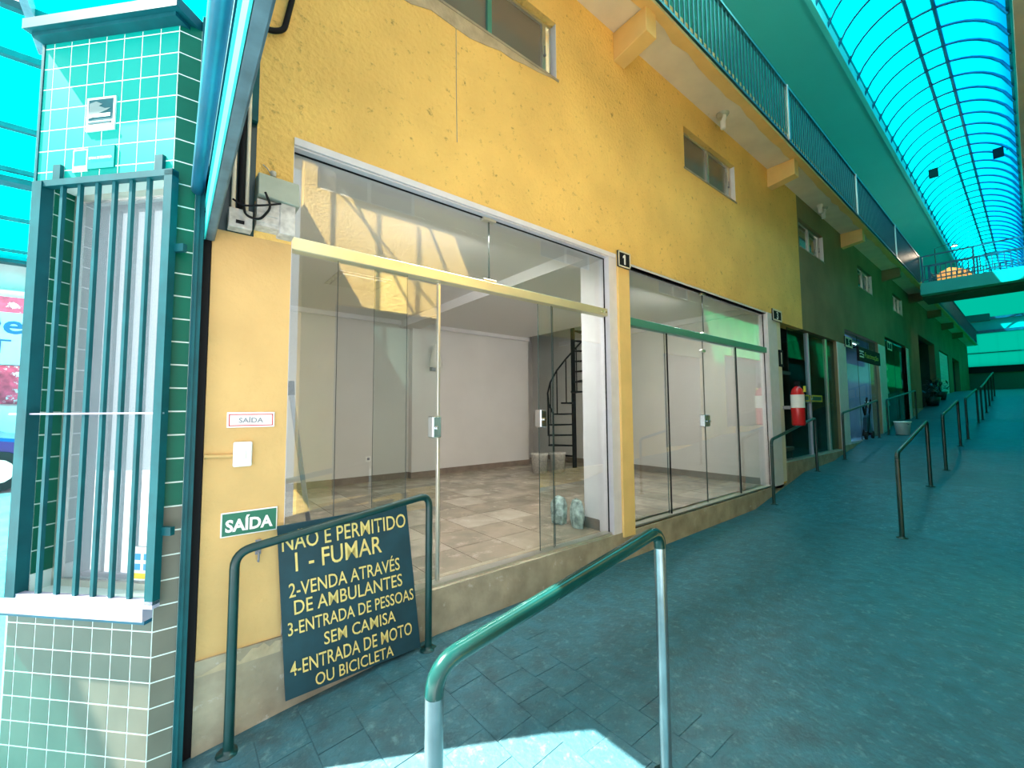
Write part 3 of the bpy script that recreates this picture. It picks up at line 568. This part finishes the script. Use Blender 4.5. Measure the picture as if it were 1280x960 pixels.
# ================================================================== SIGNS
def plate(digit, x, z, w, h, label, y=YF-.014, th=.016):
    t = thing('number_plate', label, 'sign', (x,y,z), 'shop number plates'); box('plate', black, t, x-w/2,x+w/2,y,y+th,z-h/2,z+h/2)
    m = MB(); e = .012*w/.17
    for a in ((x-w/2,x+w/2,z+h/2-e,z+h/2),(x-w/2,x+w/2,z-h/2,z-h/2+e),(x-w/2,x-w/2+e,z-h/2,z+h/2),(x+w/2-e,x+w/2,z-h/2,z+h/2)): m.box(a[0],a[1],y-.003,y,a[2],a[3])
    m.build('border', cream, t); hh = h*.62; ww = hh*(.34 if digit == '1' else .62)
    if digit == '1':
        m = MB(); m.box(x-ww*.22,x+ww*.42,y-.004,y-.001,z-hh/2,z+hh/2); m.prism([(x-ww*.22,y-.004,z+hh/2),(x-ww*.22,y-.004,z+hh*.18),(x-ww*.8,y-.004,z+hh*.1),(x-ww*.8,y-.004,z+hh*.28)], (0,.003,0)); m.build('numeral', whitel, t)
    else: text('numeral', digit, whitel, t, (x-ww/2,y-.001,z-hh/2), (1,0,0), (0,0,1), ww, hh, .03, .002)
plate('1',3.365,1.452,.19,.155,'black plate with white numeral 1 on the yellow pilaster', y=YF-.048); plate('3',7.27,1.45,.36,.18,'black plate with white numeral 3 above the white jamb', y=YF-.03); plate('5',11.25,1.42,.55,.22,'black plate with white numeral 5 beside the hanging shop sign', y=YF-.03); plate('7',15.35,1.72,.6,.24,'black plate with white numeral 7 above the greenish shopfront', y=YF-.03)
t = thing('shop_sign', 'long black hanging shop sign with gold script in front of the bluish shopfront', 'sign', (12.45,YF-.1,1.2)); box('sign_board', black, t, 11.6,13.6,YF-.12,YF-.08,1.05,1.36)
text('lettering', 'Fascinação', yel2, t, (12.1,YF-.121,1.15), (1,0,0), (0,0,1), 1.3, .12); m = MB(); m.box(11.65,12.0,YF-.124,YF-.12,1.25,1.28); m.box(11.65,12.0,YF-.124,YF-.12,1.13,1.16); m.tube([(11.66,YF-.122,1.2),(11.8,YF-.122,1.22),(11.98,YF-.122,1.19)], .012, 5); m.build('emblem', whitel, t)
m = MB(); m.box(11.7,11.72,YF-.11,YF,1.34,1.36); m.box(13.3,13.32,YF-.11,YF,1.34,1.36); m.build('hanger', black, t)
# exit signs
t = thing('exit_sign', 'small white SAÍDA plate above the light switch', 'sign', (.315,YF,-.035)); box('plate', whitel, t, .213,.418,YF-.008,YF-.0005,-.072,.004, bevel=.002)
m = MB()
for a in ((.221,.41,-.010,-.006),(.221,.41,-.064,-.060),(.221,.225,-.064,-.006),(.406,.41,-.064,-.006)): m.box(a[0],a[1],YF-.0095,YF-.008,a[2],a[3])
m.build('border', red, t); text('lettering', 'SAÍDA', greyl, t, (.262,YF-.0085,-.048), (1,0,0), (0,0,1), .105, .024, .02, .001)
t = thing('exit_sign', 'green SAÍDA plate with white letters below the light switch', 'sign', (.322,YF,-.535)); box('plate', whitel, t, .203,.443,YF-.008,YF-.0005,-.594,-.478, bevel=.002); box('green_field', signgreen, t, .209,.437,YF-.010,YF-.007,-.588,-.484)
text('lettering', 'SAÍDA', whitel, t, (.222,YF-.0105,-.569), (1,0,0), (0,0,1), .20, .056, .035, .001)
t = thing('light_switch', 'white square light switch on the peach pier', 'switch', (.282,YF,-.2)); box('back_box', whitel, t, .243,.322,YF-.022,YF,-.262,-.142, bevel=.005); box('rocker', glow, t, .268,.297,YF-.028,YF-.02,-.225,-.178, bevel=.003)
MB().tube([(.245,YF-.009,-.208),(.128,YF-.009,-.204)], .009, 8).build('wall_conduit', peach, None, label='peach painted conduit running left from the light switch', cat='conduit')
t = thing('door_hasp', 'small rusty hasp on the peach pier below the green exit plate', 'hasp', (.36,YF,-.67)); box('strap', greyl, t, .35,.375,YF-.01,YF,-.70,-.63); MB().tube([(.362,YF-.01,-.69),(.362,YF-.03,-.69),(.362,YF-.03,-.73),(.362,YF-.01,-.73)], .005, 6).build('staple', greyl, t)
# rules board
t = thing('rules_board', 'dark teal board of hand painted yellow rules leaning behind the first handrail', 'sign', (.85,2.42,-1.42))
TL, TR, BR, BL = Vector((.438,2.432,-.573)), Vector((1.134,2.432,-.557)), Vector((1.222,2.405,-1.415)), Vector((.492,2.405,-1.425))
m = MB(); d = Vector((0,.012,0)); m.hexa([BL,BR,BR+d,BL+d,TL,TR,TR+d,TL+d]); m.build('panel', boardm, t, bevel=.002)
up_ = (TL-BL).normalized(); 
rows = [('NÃO É PERMITIDO',.462,-.700,1.127,-.690,.082),('1 - FUMAR',.526,-.810,.98,-.808,.098),('2-VENDA ATRAVÉS',.498,-.934,1.089,-.930,.072),('DE AMBULANTES',.524,-1.022,1.105,-1.025,.072),('3-ENTRADA DE PESSOAS',.497,-1.118,1.176,-1.122,.066),('SEM CAMISA',.67,-1.215,1.063,-1.215,.066),('4-ENTRADA DE MOTO',.511,-1.315,1.165,-1.318,.072),('OU BICICLETA',.63,-1.402,1.05,-1.400,.062)]
for s_, x0, z0, x1, z1, h_ in rows:
    yy = 2.405+(.027)*((z0+1.42)/.85)
    xd = Vector((x1-x0,0,z1-z0)); text('lettering', s_, letyel, t, (x0,yy-.004,z0), xd, up_, (x1-x0), h_, .006, .001)
# ================================================================== METER BOX, CONDUITS, CABLE
t = thing('junction_box', 'grey green metal junction box on the pier beside the first transom', 'electrical box', (.39,2.40,1.07))
m = MB(); m.hexa([(.300,2.36,1.085),(.49,2.36,1.07),(.49,2.47,1.07),(.30,2.47,1.085),(.300,2.37,1.20),(.485,2.37,1.195),(.485,2.47,1.21),(.30,2.47,1.215)]); m.build('lid', boxgrey, t, bevel=.004)
box('housing', dirtyw, t, .40,.472,2.375,2.47,.915,1.075, bevel=.004); m = MB(); m.box(.30,.40,2.385,2.47,.935,1.07); m.box(.305,.395,2.378,2.386,.99,1.0); m.box(.305,.395,2.378,2.386,.95,.965); m.build('terminal_block', dirtyw, t)
t = thing('breaker_enclosure', 'small dirty white breaker beside the junction box', 'electrical box', (.25,2.42,.93)); box('body', dirtyw, t, .185,.285,2.40,2.47,.905,1.0, bevel=.003); box('toggle', black, t, .215,.25,2.392,2.402,.925,.94)
m = MB()
labs = ['cream conduit nearest the corner above the breaker','thin black cable between the two cream conduits','cream conduit beside the dark duct above the junction box']
for k, (x, r, mm) in enumerate(((.205,.010,cream),(.238,.014,black),(.262,.009,cream))):
    MB().tube([(x,2.44,.98),(x,2.44,1.5),(x-.004,2.44,3.7)], r, 8).build('wall_conduit', mm, None, loc=(x,2.44,.98), label=labs[k], cat='conduit', group='vertical conduits above the breaker')
m = MB(); m.tube(bend([(.24,2.40,1.05),(.25,2.37,.96),(.31,2.36,.95),(.36,2.36,1.03),(.33,2.36,1.10)], .05, 5), .006, 6); m.tube(bend([(.20,2.40,1.04),(.24,2.38,1.01),(.33,2.355,1.03),(.40,2.355,1.06)], .03, 4), .005, 6); m.build('loose_wires', black, None, label='loose black wires looping under the junction box', cat='wire')
box('duct_recess', darkgreen, None, .131,.31,2.475,2.60,.90,3.8, kind='structure')
MB().tube(bend([(.20,2.44,2.02),(.345,2.44,2.02),(.405,2.44,2.06),(.50,2.44,2.6),(.55,2.44,3.8)], .06, 6), .014, 8).build('black_cable', black, None, label='thick black cable bending down the yellow wall at the corner', cat='cable')
m = MB(); m.lathe((.375,2.44,1.245), [(0,-.012),(.014,-.012),(.014,.012),(0,.012)], 10); m.tube([(.365,2.44,1.24),(.35,2.45,1.27),(.33,2.46,1.29)], .003, 5); m.build('wire_stub', dirtyw, None, label='cut white wire stub above the junction box', cat='wire')
# ================================================================== TILED KIOSK
kk = struct('tiled_kiosk'); C = Vector((-.03,2.42,0)); D = Vector((-.6875,.7262,0)).normalized(); N = Vector((-D.y,D.x,0)); N = N if N.y < 0 else -N
def F(u, o, z): p = C+D*u+N*o; return (p.x, p.y, z)
W_ = .75; ZB, ZT = -1.95, 1.83; WU0, WU1, WZ0, WZ1 = .03, .64, -.80, 1.08
def fbox(mb, u0, u1, o0, o1, z0, z1, mi=0): return mb.hexa([F(u0,o1,z0),F(u1,o1,z0),F(u1,o0,z0),F(u0,o0,z0),F(u0,o1,z1),F(u1,o1,z1),F(u1,o0,z1),F(u0,o0,z1)], mi)
m = MB()
fbox(m,0,W_,-.12,-.0015,ZB,WZ0); fbox(m,0,W_-.01,-.12,-.0015,WZ1,ZT); fbox(m,WU1,W_-.01,-.12,-.0015,WZ0,WZ1); fbox(m,0,WU0,-.12,-.0015,WZ0,WZ1)
m.build('wall_core', grout, kk)
m = MB(); m.box(-.03,.056,2.4185,2.6,ZB,ZT); m.build('wall_core', grout, kk)
m = MB(); fbox(m,W_-.01,W_+.004,-.13,.004,WZ0,ZT); m.build('corner_trim', cage, kk)
m = MB(); m.box(-.55,.05,4.1,4.2,ZB,ZT); m.box(-.50,-.46,3.05,4.2,ZB,ZT); m.box(-.5,.05,3.0,4.2,ZT-.02,ZT+.03); m.box(.05,.1,2.62,4.2,ZB,ZT); m.build('rear_walls', inwall, kk)
P_ = .1045
for zi in range(-19, 18):
    z0 = zi*.1045+.012; z1 = z0+.098
    if z1 > ZT: z1 = ZT
    if z0 >= ZT-.01: break
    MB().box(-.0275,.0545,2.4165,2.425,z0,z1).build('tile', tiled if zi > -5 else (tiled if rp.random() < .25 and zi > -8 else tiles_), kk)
    for ui in range(8):
        u0 = .003+ui*.0985; u1 = min(u0+.0925, W_-.012)
        if u1-u0 < .02: continue
        if z1 > WZ0+.01 and z0 < WZ1-.01:
            if z1 > WZ1+.025 and u0 < WU1: z0c, z1c = WZ1+.004, z1
            elif z0 < WZ0-.025 and u0 < WU1: z0c, z1c = z0, WZ0-.004
            else:
                z0c, z1c = z0, z1; u0 = max(u0, WU1)
                if u1-u0 < .02: continue
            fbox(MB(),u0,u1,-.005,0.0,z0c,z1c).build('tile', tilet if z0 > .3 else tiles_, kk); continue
        a, b = z0, z1
        if z0 < WZ0 < z1 and u0 < WU1: b = WZ0
        if z0 < WZ1 < z1 and u0 < WU1: a = WZ1
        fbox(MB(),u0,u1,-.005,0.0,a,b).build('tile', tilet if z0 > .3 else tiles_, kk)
    if WZ0-.02 < z0 < WZ1:   # tiles of the window reveal
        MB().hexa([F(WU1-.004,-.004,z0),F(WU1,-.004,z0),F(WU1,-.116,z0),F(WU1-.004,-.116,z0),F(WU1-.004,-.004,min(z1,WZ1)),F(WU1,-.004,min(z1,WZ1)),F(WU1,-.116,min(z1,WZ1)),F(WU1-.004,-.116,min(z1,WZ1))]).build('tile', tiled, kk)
box('corner_trim', cage, kk, .056,.092,2.405,2.5,-1.95,1.9); box('door_slot', black, kk, .093,.128,2.47,2.56,-1.6,1.2)
box('corner_trim', cage, kk, .064,.074,2.396,2.41,-1.95,1.9)
m = MB(); fbox(m,-.06,W_+.02,-.2,.075,ZT,ZT+.05); m.build('top_ledge', cage, kk)
m = MB(); fbox(m,-.03,W_+.0,-.1,.05,ZT-.02,ZT); m.build('ledge_molding', cage, kk)
m = MB(); fbox(m,-.0,W_+.06,-.12,.045,-.87,-.805); m.build('window_sill', cagelt, kk)
m = MB(); fbox(m,-.0,W_+.06,-.12,.035,-.885,-.87); m.build('window_sill', navy, kk)
m = MB()
for a in ((WU0,WU1,WZ0,WZ0+.03),(WU0,WU1,WZ1-.03,WZ1),(WU0,WU0+.03,WZ0,WZ1),(WU1-.035,WU1,WZ0,WZ1)): fbox(m,a[0],a[1],-.115,-.085,a[2],a[3])
m.build('window_frame', alum, kk); m = MB(); fbox(m,WU0+.03,WU1-.035,-.103,-.098,WZ0+.03,WZ1-.03); m.build('window_pane', kioskg, kk)
m = MB(); fbox(m,WU0-.02,WU1+.02,-.34,-.33,WZ0-.05,WZ1+.05); m.build('inner_blind', white, kk)
# window bars
t = thing('window_grille', 'teal steel bar grille over the tiled kiosk window', 'grille', F(.32,.03,-.80))
m = MB(); fbox(m,-.045,-.005,.012,.045,-.80,1.085); m.build('frame_side', cage, t)
m = MB(); fbox(m,.638,.69,.0,.05,-.80,1.085); m.build('frame_side', cage, t)
m = MB(); fbox(m,-.045,.69,.012,.045,1.06,1.09); m.build('frame_top', cage, t)
m = MB(); fbox(m,-.045,.69,.012,.045,-.815,-.785); m.build('frame_bottom', cagelt, t)
m = MB(); fbox(m,-.045,.75,.030,.038,-.002,.005); m.build('cross_rod', cagelt, t)
for u in (.085,.175,.265,.355,.45,.545): m = MB(); fbox(m,u-.008,u+.008,.02,.036,-.79,1.065); m.build('bar', cage, t)
for u, z in ((.06,1.08),(.61,1.08)): m = MB(); fbox(m,u-.02,u+.02,.0,.016,z,z+.10); m.build('fixing_tab', cage, t)
for z in (-.52,.72): m = MB(); fbox(m,-.09,-.03,.0,.02,z,z+.035); m.build('fixing_tab', cage, t)
# plaques and sticker
t = thing('security_plaque', 'white framed alarm company plaque with a bird silhouette on the upper tiles', 'sign', F(.395,0,1.4))
m = MB(); fbox(m,.318,.475,.0,.006,1.335,1.50); m.build('plate', grout, t); m = MB(); fbox(m,.33,.462,.006,.008,1.385,1.488); m.build('picture_field', cage, t)
q = [(.455,1.47),(.42,1.478),(.385,1.462),(.405,1.455),(.37,1.44),(.34,1.44),(.36,1.43),(.40,1.42),(.43,1.40),(.46,1.395)]
m = MB(); m.prism([F(u,.0085,z) for u, z in q], N*.001); m.build('bird_silhouette', mat('silhouette grey', (.16,.24,.23)), t)
for a, b, u0, u1, mm in ((1.40,1.416,.34,.435,grout),(1.368,1.376,.335,.46,cage),(1.350,1.362,.325,.468,boxgrey)): m = MB(); fbox(m,u0,u1,.0065,.0095,a,b); m.build('print_line', mm, t)
t = thing('security_plaque', 'teal alarm plaque with small white text just above the window grille', 'sign', F(.40,0,1.19))
m = MB(); fbox(m,.31,.455,.0,.006,1.150,1.258); m.build('plate', tilet, t); m = MB(); fbox(m,.455,.535,.0,.006,1.142,1.25); m.build('plate', grout, t, label='white plate'); m = MB(); fbox(m,.463,.527,.006,.008,1.17,1.243); m.build('picture_field', tilet, t)
text('lettering', 'SISTEMA DE SEGURANÇA', grout, t, F(.445,.007,1.195), -D, (0,0,1), .125, .012)
t = thing('window_sticker', 'white, blue and yellow sticker low on the kiosk window', 'sticker', F(.17,-.09,-.73))
m = MB(); fbox(m,.065,.215,-.096,-.093,-.76,-.61); m.build('sheet', whitel, t)
for u in (.10,.145,.19):
    for z in (-.655,-.70): m = MB(); fbox(m,u-.014,u+.014,-.093,-.0915,z-.014,z+.014); m.build('icon', blueic if (u+z) % .02 > .005 else greyl, t)
for u0, u1 in ((.07,.13),(.14,.21)): m = MB(); fbox(m,u0,u1,-.093,-.0915,-.752,-.728); m.build('yellow_strip', yel2, t)
# ================================================================== SMALL THINGS ALONG THE WALL
t = thing('fire_extinguisher', 'red fire extinguisher hung on the jamb beneath a small black sign', 'extinguisher', (7.42,2.27,-.25))
MB().lathe((7.42,2.27,-.25), [(0,0),(.08,.0),(.09,.02),(.09,.47),(.07,.55),(.03,.6),(0,.6)], 16).build('cylinder', red, t)
MB().lathe((7.42,2.27,.02), [(.0915,0),(.0915,.2)], 16).build('paper_label', whitel, t)
m = MB(); m.box(7.39,7.45,2.24,2.30,.33,.40); m.box(7.36,7.50,2.25,2.29,.40,.42); m.build('valve', black, t); MB().tube(bend([(7.45,2.25,.37),(7.55,2.22,.3),(7.54,2.21,-.0),(7.50,2.22,-.15)], .05, 4), .013, 6).build('hose', black, t); box('gauge', yel2, t, 7.46,7.52,2.18,2.20,.26,.35)
box('wall_bracket', greyl, t, 7.38,7.46,2.36,2.462,.0,.05)
t = thing('notice_plate', 'small black notice plate above the fire extinguisher', 'sign', (7.42,2.45,.78)); box('plate', black, t, 7.30,7.45,2.445,2.462,.66,.92); box('mark', cream, t, 7.36,7.385,2.442,2.446,.70,.88)
t = thing('bucket', 'pale bucket against the wall beside the handrail near number 7', 'bucket', (14.0,2.08,fz(14)))
MB().lathe((14.0,2.08,fz(14)), [(0,0.005),(.13,.005),(.16,.30),(.17,.31),(.17,.33),(.15,.33),(.12,.03)], 16).build('pail', grout, t); MB().tube([(13.84,2.08,fz(14)+.32),(13.9,1.95,fz(14)+.26),(14.1,1.95,fz(14)+.26),(14.16,2.08,fz(14)+.32)], .008, 6).build('handle', greyl, t)
t = thing('folded_stroller', 'black folded pushchair standing behind the second wall handrail', 'stroller', (12.3,2.36,fz(12.3)))
z = fz(12.3)
for a, b in (((12.0,2.44,z+.1),(12.5,2.44,z+.95)),((12.6,2.44,z+.1),(12.1,2.44,z+.75)),((12.1,2.385,z+.1),(12.55,2.385,z+.9))): MB().tube([a, b], .02, 6).build('frame_tube', black, t)
for x in (12.0, 12.6): 
    m = MB(); m.tube([(x,2.37,z+.1),(x,2.41,z+.1)], .085, 12); m.build('wheel', tyre, t)
m = MB(); m.hexa([(12.05,2.38,z+.2),(12.5,2.38,z+.15),(12.5,2.45,z+.15),(12.05,2.45,z+.2),(12.1,2.38,z+.5),(12.4,2.38,z+.6),(12.4,2.45,z+.6),(12.1,2.45,z+.5)]); m.build('fabric_seat', navy, t)
# dark goods in shop 3
for k, (x, y, z, s_, lab) in enumerate(((7.66,2.68,-.6,.16,'dark figurine low in the doorway behind the fire extinguisher'),(7.66,2.68,.62,.15,'dark figurine high in the doorway above the fire extinguisher'))):
    m = MB(); m.lathe((x,y,z), [(0,0),(s_*.8,0),(s_*.7,.1),(s_*.9,.22),(s_*.5,.32),(s_*.3,.36),(s_*.5,.44),(s_*.3,.52),(0,.54)], 10)
    m.build('figurine', black if k else darkgreen, None, loc=(x,y,z), label=lab, cat='ornament')
box('display_shelf', darkin, None, 7.45,7.88,2.49,2.86,.56,.61, label='dark narrow shelf above the fire extinguisher', cat='shelf'); box('display_shelf', darkin, None, 7.45,7.88,2.49,2.86,-.66,-.605, label='dark low ledge under the fire extinguisher', cat='shelf')
# plants / people-dark clutter far along the corridor
for k, (x, s_, lab) in enumerate(((21.2,.5,'dark potted shrub in the unlit passage opening, nearer one'),(23.2,.45,'dark potted shrub in the unlit passage opening, farther one'))):
    z = max(fz(x), .0)+.01; t = thing('potted_shrub', lab, 'plant', (x,2.3,z)); MB().lathe((x,2.3,z), [(0,0),(.16,0),(.22,.3),(.19,.3)], 10).build('pot', darkgreen, t)
    m = MB(); r4 = random.Random(k)
    for q_ in range(60):
        c = Vector((x+r4.gauss(0,.18),2.3+r4.gauss(0,.12),z+.6+r4.gauss(0,.18))); v = Vector((r4.uniform(-1,1),r4.uniform(-1,1),r4.uniform(-.3,1))).normalized()*.12; s3_ = v.cross(Vector((0,0,1))).normalized()*.03
        m.add([c-v,c+s3_,c+v,c-s3_], [(0,1,2,3)])
    m.build('leaves', darkgreen, t, kind='stuff'); MB().tube([(x,2.3,z+.2),(x,2.3,z+.7)], .015, 6).build('stem', darkgreen, t)
# far pale pillars
for k, (x, lab) in enumerate(((26.6,'pale roller shutter of the far shop')  ,)):
    t = thing('roller_shutter', lab, 'shutter', (27,2.5,.5))
    for q_ in range(14): box('slat', jambw, t, 25.55,28.45,2.50+.0,2.53,.5+.14*q_,.5+.14*q_+.132)
# ================================================================== INSIDE SHOP OBJECTS
t = thing('spiral_staircase', 'black spiral staircase in the back corner of the empty shop', 'staircase', (6.4,6.2,-1.13))
SX, SY = 6.27, 5.80
MB().tube([(SX,SY,-1.13),(SX,SY,2.2)], .045, 12).build('centre_pole', black, t)
hp = []
for k in range(13):
    a = math.radians(85+22*k); a2 = a+math.radians(25); z = -1.13+.21*(k+1); R_ = .52
    m = MB(); P4 = [Vector((SX+.04*math.cos(a),SY+.04*math.sin(a),z)),Vector((SX+R_*math.cos(a),SY+R_*math.sin(a),z)),Vector((SX+R_*math.cos(a2),SY+R_*math.sin(a2),z)),Vector((SX+.04*math.cos(a2),SY+.04*math.sin(a2),z))]
    m.prism(P4, (0,0,.03)); m.build('tread', black, t)
    am = (a+a2)/2; b = Vector((SX+R_*math.cos(am),SY+R_*math.sin(am),z)); 
    if k % 2 == 0 or True: MB().tube([b, b+Vector((0,0,.85))], .012, 6).build('baluster', black, t)
    hp.append(b+Vector((0,0,.85)))
MB().tube(hp, .018, 6).build('handrail_coil', black, t)
def bkt(x, y, s_, lab):
    t = thing('paint_bucket', lab, 'bucket', (x,y,-1.13), 'paint buckets by the staircase'); MB().lathe((x,y,-1.13), [(0,.004),(s_*.85,.004),(s_,.32),(s_*1.06,.33),(s_*1.06,.36),(s_*.9,.36),(0,.355)], 16).build('pail', dirtyw, t); MB().tube([(x-s_,y,-.80),(x-.1,y-s_,-.9),(x+.1,y-s_,-.9),(x+s_,y,-.80)], .004, 5).build('handle', greyl, t)
bkt(5.28,5.75,.15,'dirty white paint bucket left of the spiral staircase'); bkt(5.62,5.62,.14,'dirty white paint bucket closest to the foot of the staircase')
def bag(x, y, rz, lab):
    m = MB(); rb = random.Random(int(x*100)); n = 8; V = []; FF = []
    rings = [(0,.02),(.015,.065),(.10,.08),(.2,.075),(.26,.05),(.28,.01)]
    for z, r in rings:
        for k in range(n):
            a = 2*math.pi*k/n; rr = r*rb.uniform(.8,1.15); V.append((x+rr*math.cos(a)*math.cos(rz)*.7-rr*math.sin(a)*math.sin(rz)*1.2, y+rr*math.cos(a)*math.sin(rz)*.7+rr*math.sin(a)*math.cos(rz)*1.2, -1.13+max(.0, z+rb.uniform(-.012,.012) if z > 0 else .002)))
    for i in range(len(rings)-1):
        for k in range(n): FF.append((i*n+k,i*n+(k+1)%n,(i+1)*n+(k+1)%n,(i+1)*n+k))
    FF.append(tuple(range(n))[::-1]); FF.append(tuple((len(rings)-1)*n+k for k in range(n)))
    m.add(V, FF); m.build('plastic_bag', bagm, None, loc=(x,y,-1.13), label=lab, cat='bag', group='film bags behind the glass')
bag(3.05,3.04,.3,'crinkled clear film bag on the shop floor, away from the white return wall'); bag(3.08,2.83,-.2,'crinkled clear film bag leaning on the white return wall')
t = thing('folded_tripod', 'thin dark rod leaning against the glass inside the entrance end of the shop', 'pole', (.6,2.9,-1.13)); MB().tube([(.74,2.80,-1.13),(.535,2.68,.12)], .014, 8).build('rod', greyl, t); MB().tube([(.535,2.68,.10),(.53,2.68,.18)], .02, 8).build('grip', black, t)
t = thing('wall_light', 'white emergency light mounted high on the wall column', 'lamp', (3.75,6.6,.95)); m = MB(); m.lathe((3.62,6.62,.93), [(.02,-.16),(.12,-.14),(.10,.0),(.05,.22),(.03,.26)], 12); m.build('shade', glow, t); m = MB(); m.box(3.55,3.7,6.62,6.72,.72,.82); m.build('mount', greyl, t)
t = thing('ceiling_hatch', 'flat square hatch in the shop ceiling', 'hatch', (1.7,5.0,1.56)); box('lid', inwall, t, 1.45,1.95,4.8,5.3,1.545,1.571); box('rim', dirtyw, t, 1.40,2.0,4.75,5.35,1.56,1.575)
t = thing('wall_socket', 'small grey socket low on the back wall of the shop', 'socket', (3.05,6.84,-.75)); box('cover', whitel, t, 2.48,2.56,6.838,6.85,-.80,-.72); box('insert', greyl, t, 2.50,2.54,6.834,6.839,-.78,-.74)
# ================================================================== STREET SIDE
cn = struct('street_canopy')
rows_y = [4.5,5.14,6.48,7.65,9.6,11.5,12.3]
for k, (a, b) in enumerate(zip(rows_y, rows_y[1:])): 
    for (x0, x1) in ((-7,-3.6),(-3.6,-.15)): MB().add([(x0,a,3.0),(x1,a,3.0),(x1,b,3.0),(x0,b,3.0)], [(0,1,2,3)]).build('roof_sheet', S_CN, cn)
MB().add([(-.9,3.3,3.0),(.12,3.3,3.0),(.12,4.5,3.0),(-.9,4.5,3.0)], [(0,1,2,3)]).build('roof_sheet', S_CN, cn); MB().add([(-.15,4.5,3.0),(.12,4.5,3.0),(.12,6,3.0),(-.15,6,3.0)], [(0,1,2,3)]).build('roof_sheet', S_CN, cn)
box('canopy_beam', beamgrey, cn, -.93,-.88,3.3,4.9,2.9,3.0)
for k, y in enumerate(rows_y): box('rafter', cage, cn, -7,-.15,y-.03,y+.03,2.93,2.985)
box('rafter', cage, cn, -7,-.15,7.75,7.95,2.85,2.92)
sb = struct('street_building'); box('facade', mat('street wall', (0.42,0.5,0.5), .9, var=.1), sb, -9,-.2,12.8,13.2,-1.3,5.0); box('dark_fascia', cage, sb, -9,-.2,12.4,12.8,2.25,2.33); box('dark_fascia', cage, sb, -9,-.2,12.35,12.8,3.0,3.3)
box('street_pier', white, sb, -2.05,-1.75,11.6,11.9,-1.15,.6)
t = thing('street_sign', 'pale blue and red shop sign lettered De across the street', 'sign', (-3.2,12.3,.9)); box('sign_panel', paleblue, t, -4.2,-2.15,12.25,12.35,.95,1.95); box('header_panel', postered, t, -4.2,-2.15,12.24,12.36,1.95,2.25, label='red header strip')
text('lettering', 'De', teall, t, (-2.95,12.24,1.55), (1,0,0), (0,0,1), .68, .36, .02); text('lettering', 'T', teall, t, (-2.72,12.24,1.16), (1,0,0), (0,0,1), .30, .28)
box('street_poster', postered, None, -4.2,-2.15,12.3,12.355,.2,.93, label='red patterned poster panel below the pale blue street sign', cat='poster')
box('poster_wall', white, None, -4.6,-2.05,12.36,12.6,-1.15,2.4, kind='structure')
t = thing('parked_car', 'dark blue parked car across the street beyond the kiosk', 'car', (-3.3,10.6,-1.15))
cz = -1.16; prof = [(-5.2,.28),(-5.15,.62),(-4.6,.78),(-4.1,1.32),(-2.9,1.36),(-2.3,.85),(-1.45,.72),(-1.35,.30)]
m = MB(); m.prism([(x,9.9,cz+z) for x, z in prof], (0,1.6,0)); m.build('body', carpaint, t, bevel=.05)
m = MB(); m.prism([(x,9.885,cz+z) for x, z in [(-4.05,.88),(-3.95,1.25),(-3.0,1.28),(-2.5,.88)]], (0,.02,0)); m.build('side_window', black, t)
for x in (-4.5,-2.0):
    wh = MB().tube([(x,9.86,cz+.3),(x,10.05,cz+.3)], .3, 18).build('wheel', tyre, t); MB().tube([(x,9.85,cz+.3),(x,9.87,cz+.3)], .18, 14).build('hubcap', alum, wh)
box('bumper', white, t, -1.5,-1.28,9.9,11.5,cz+.3,cz+.5); box('door_molding', white, t, -4.9,-1.5,9.88,9.9,cz+.5,cz+.53)
# ------------------------------------------------------------------ lift everything to the datum
for o in list(scene.objects):
    if o.parent is None and o is not cam: o.location.z += H
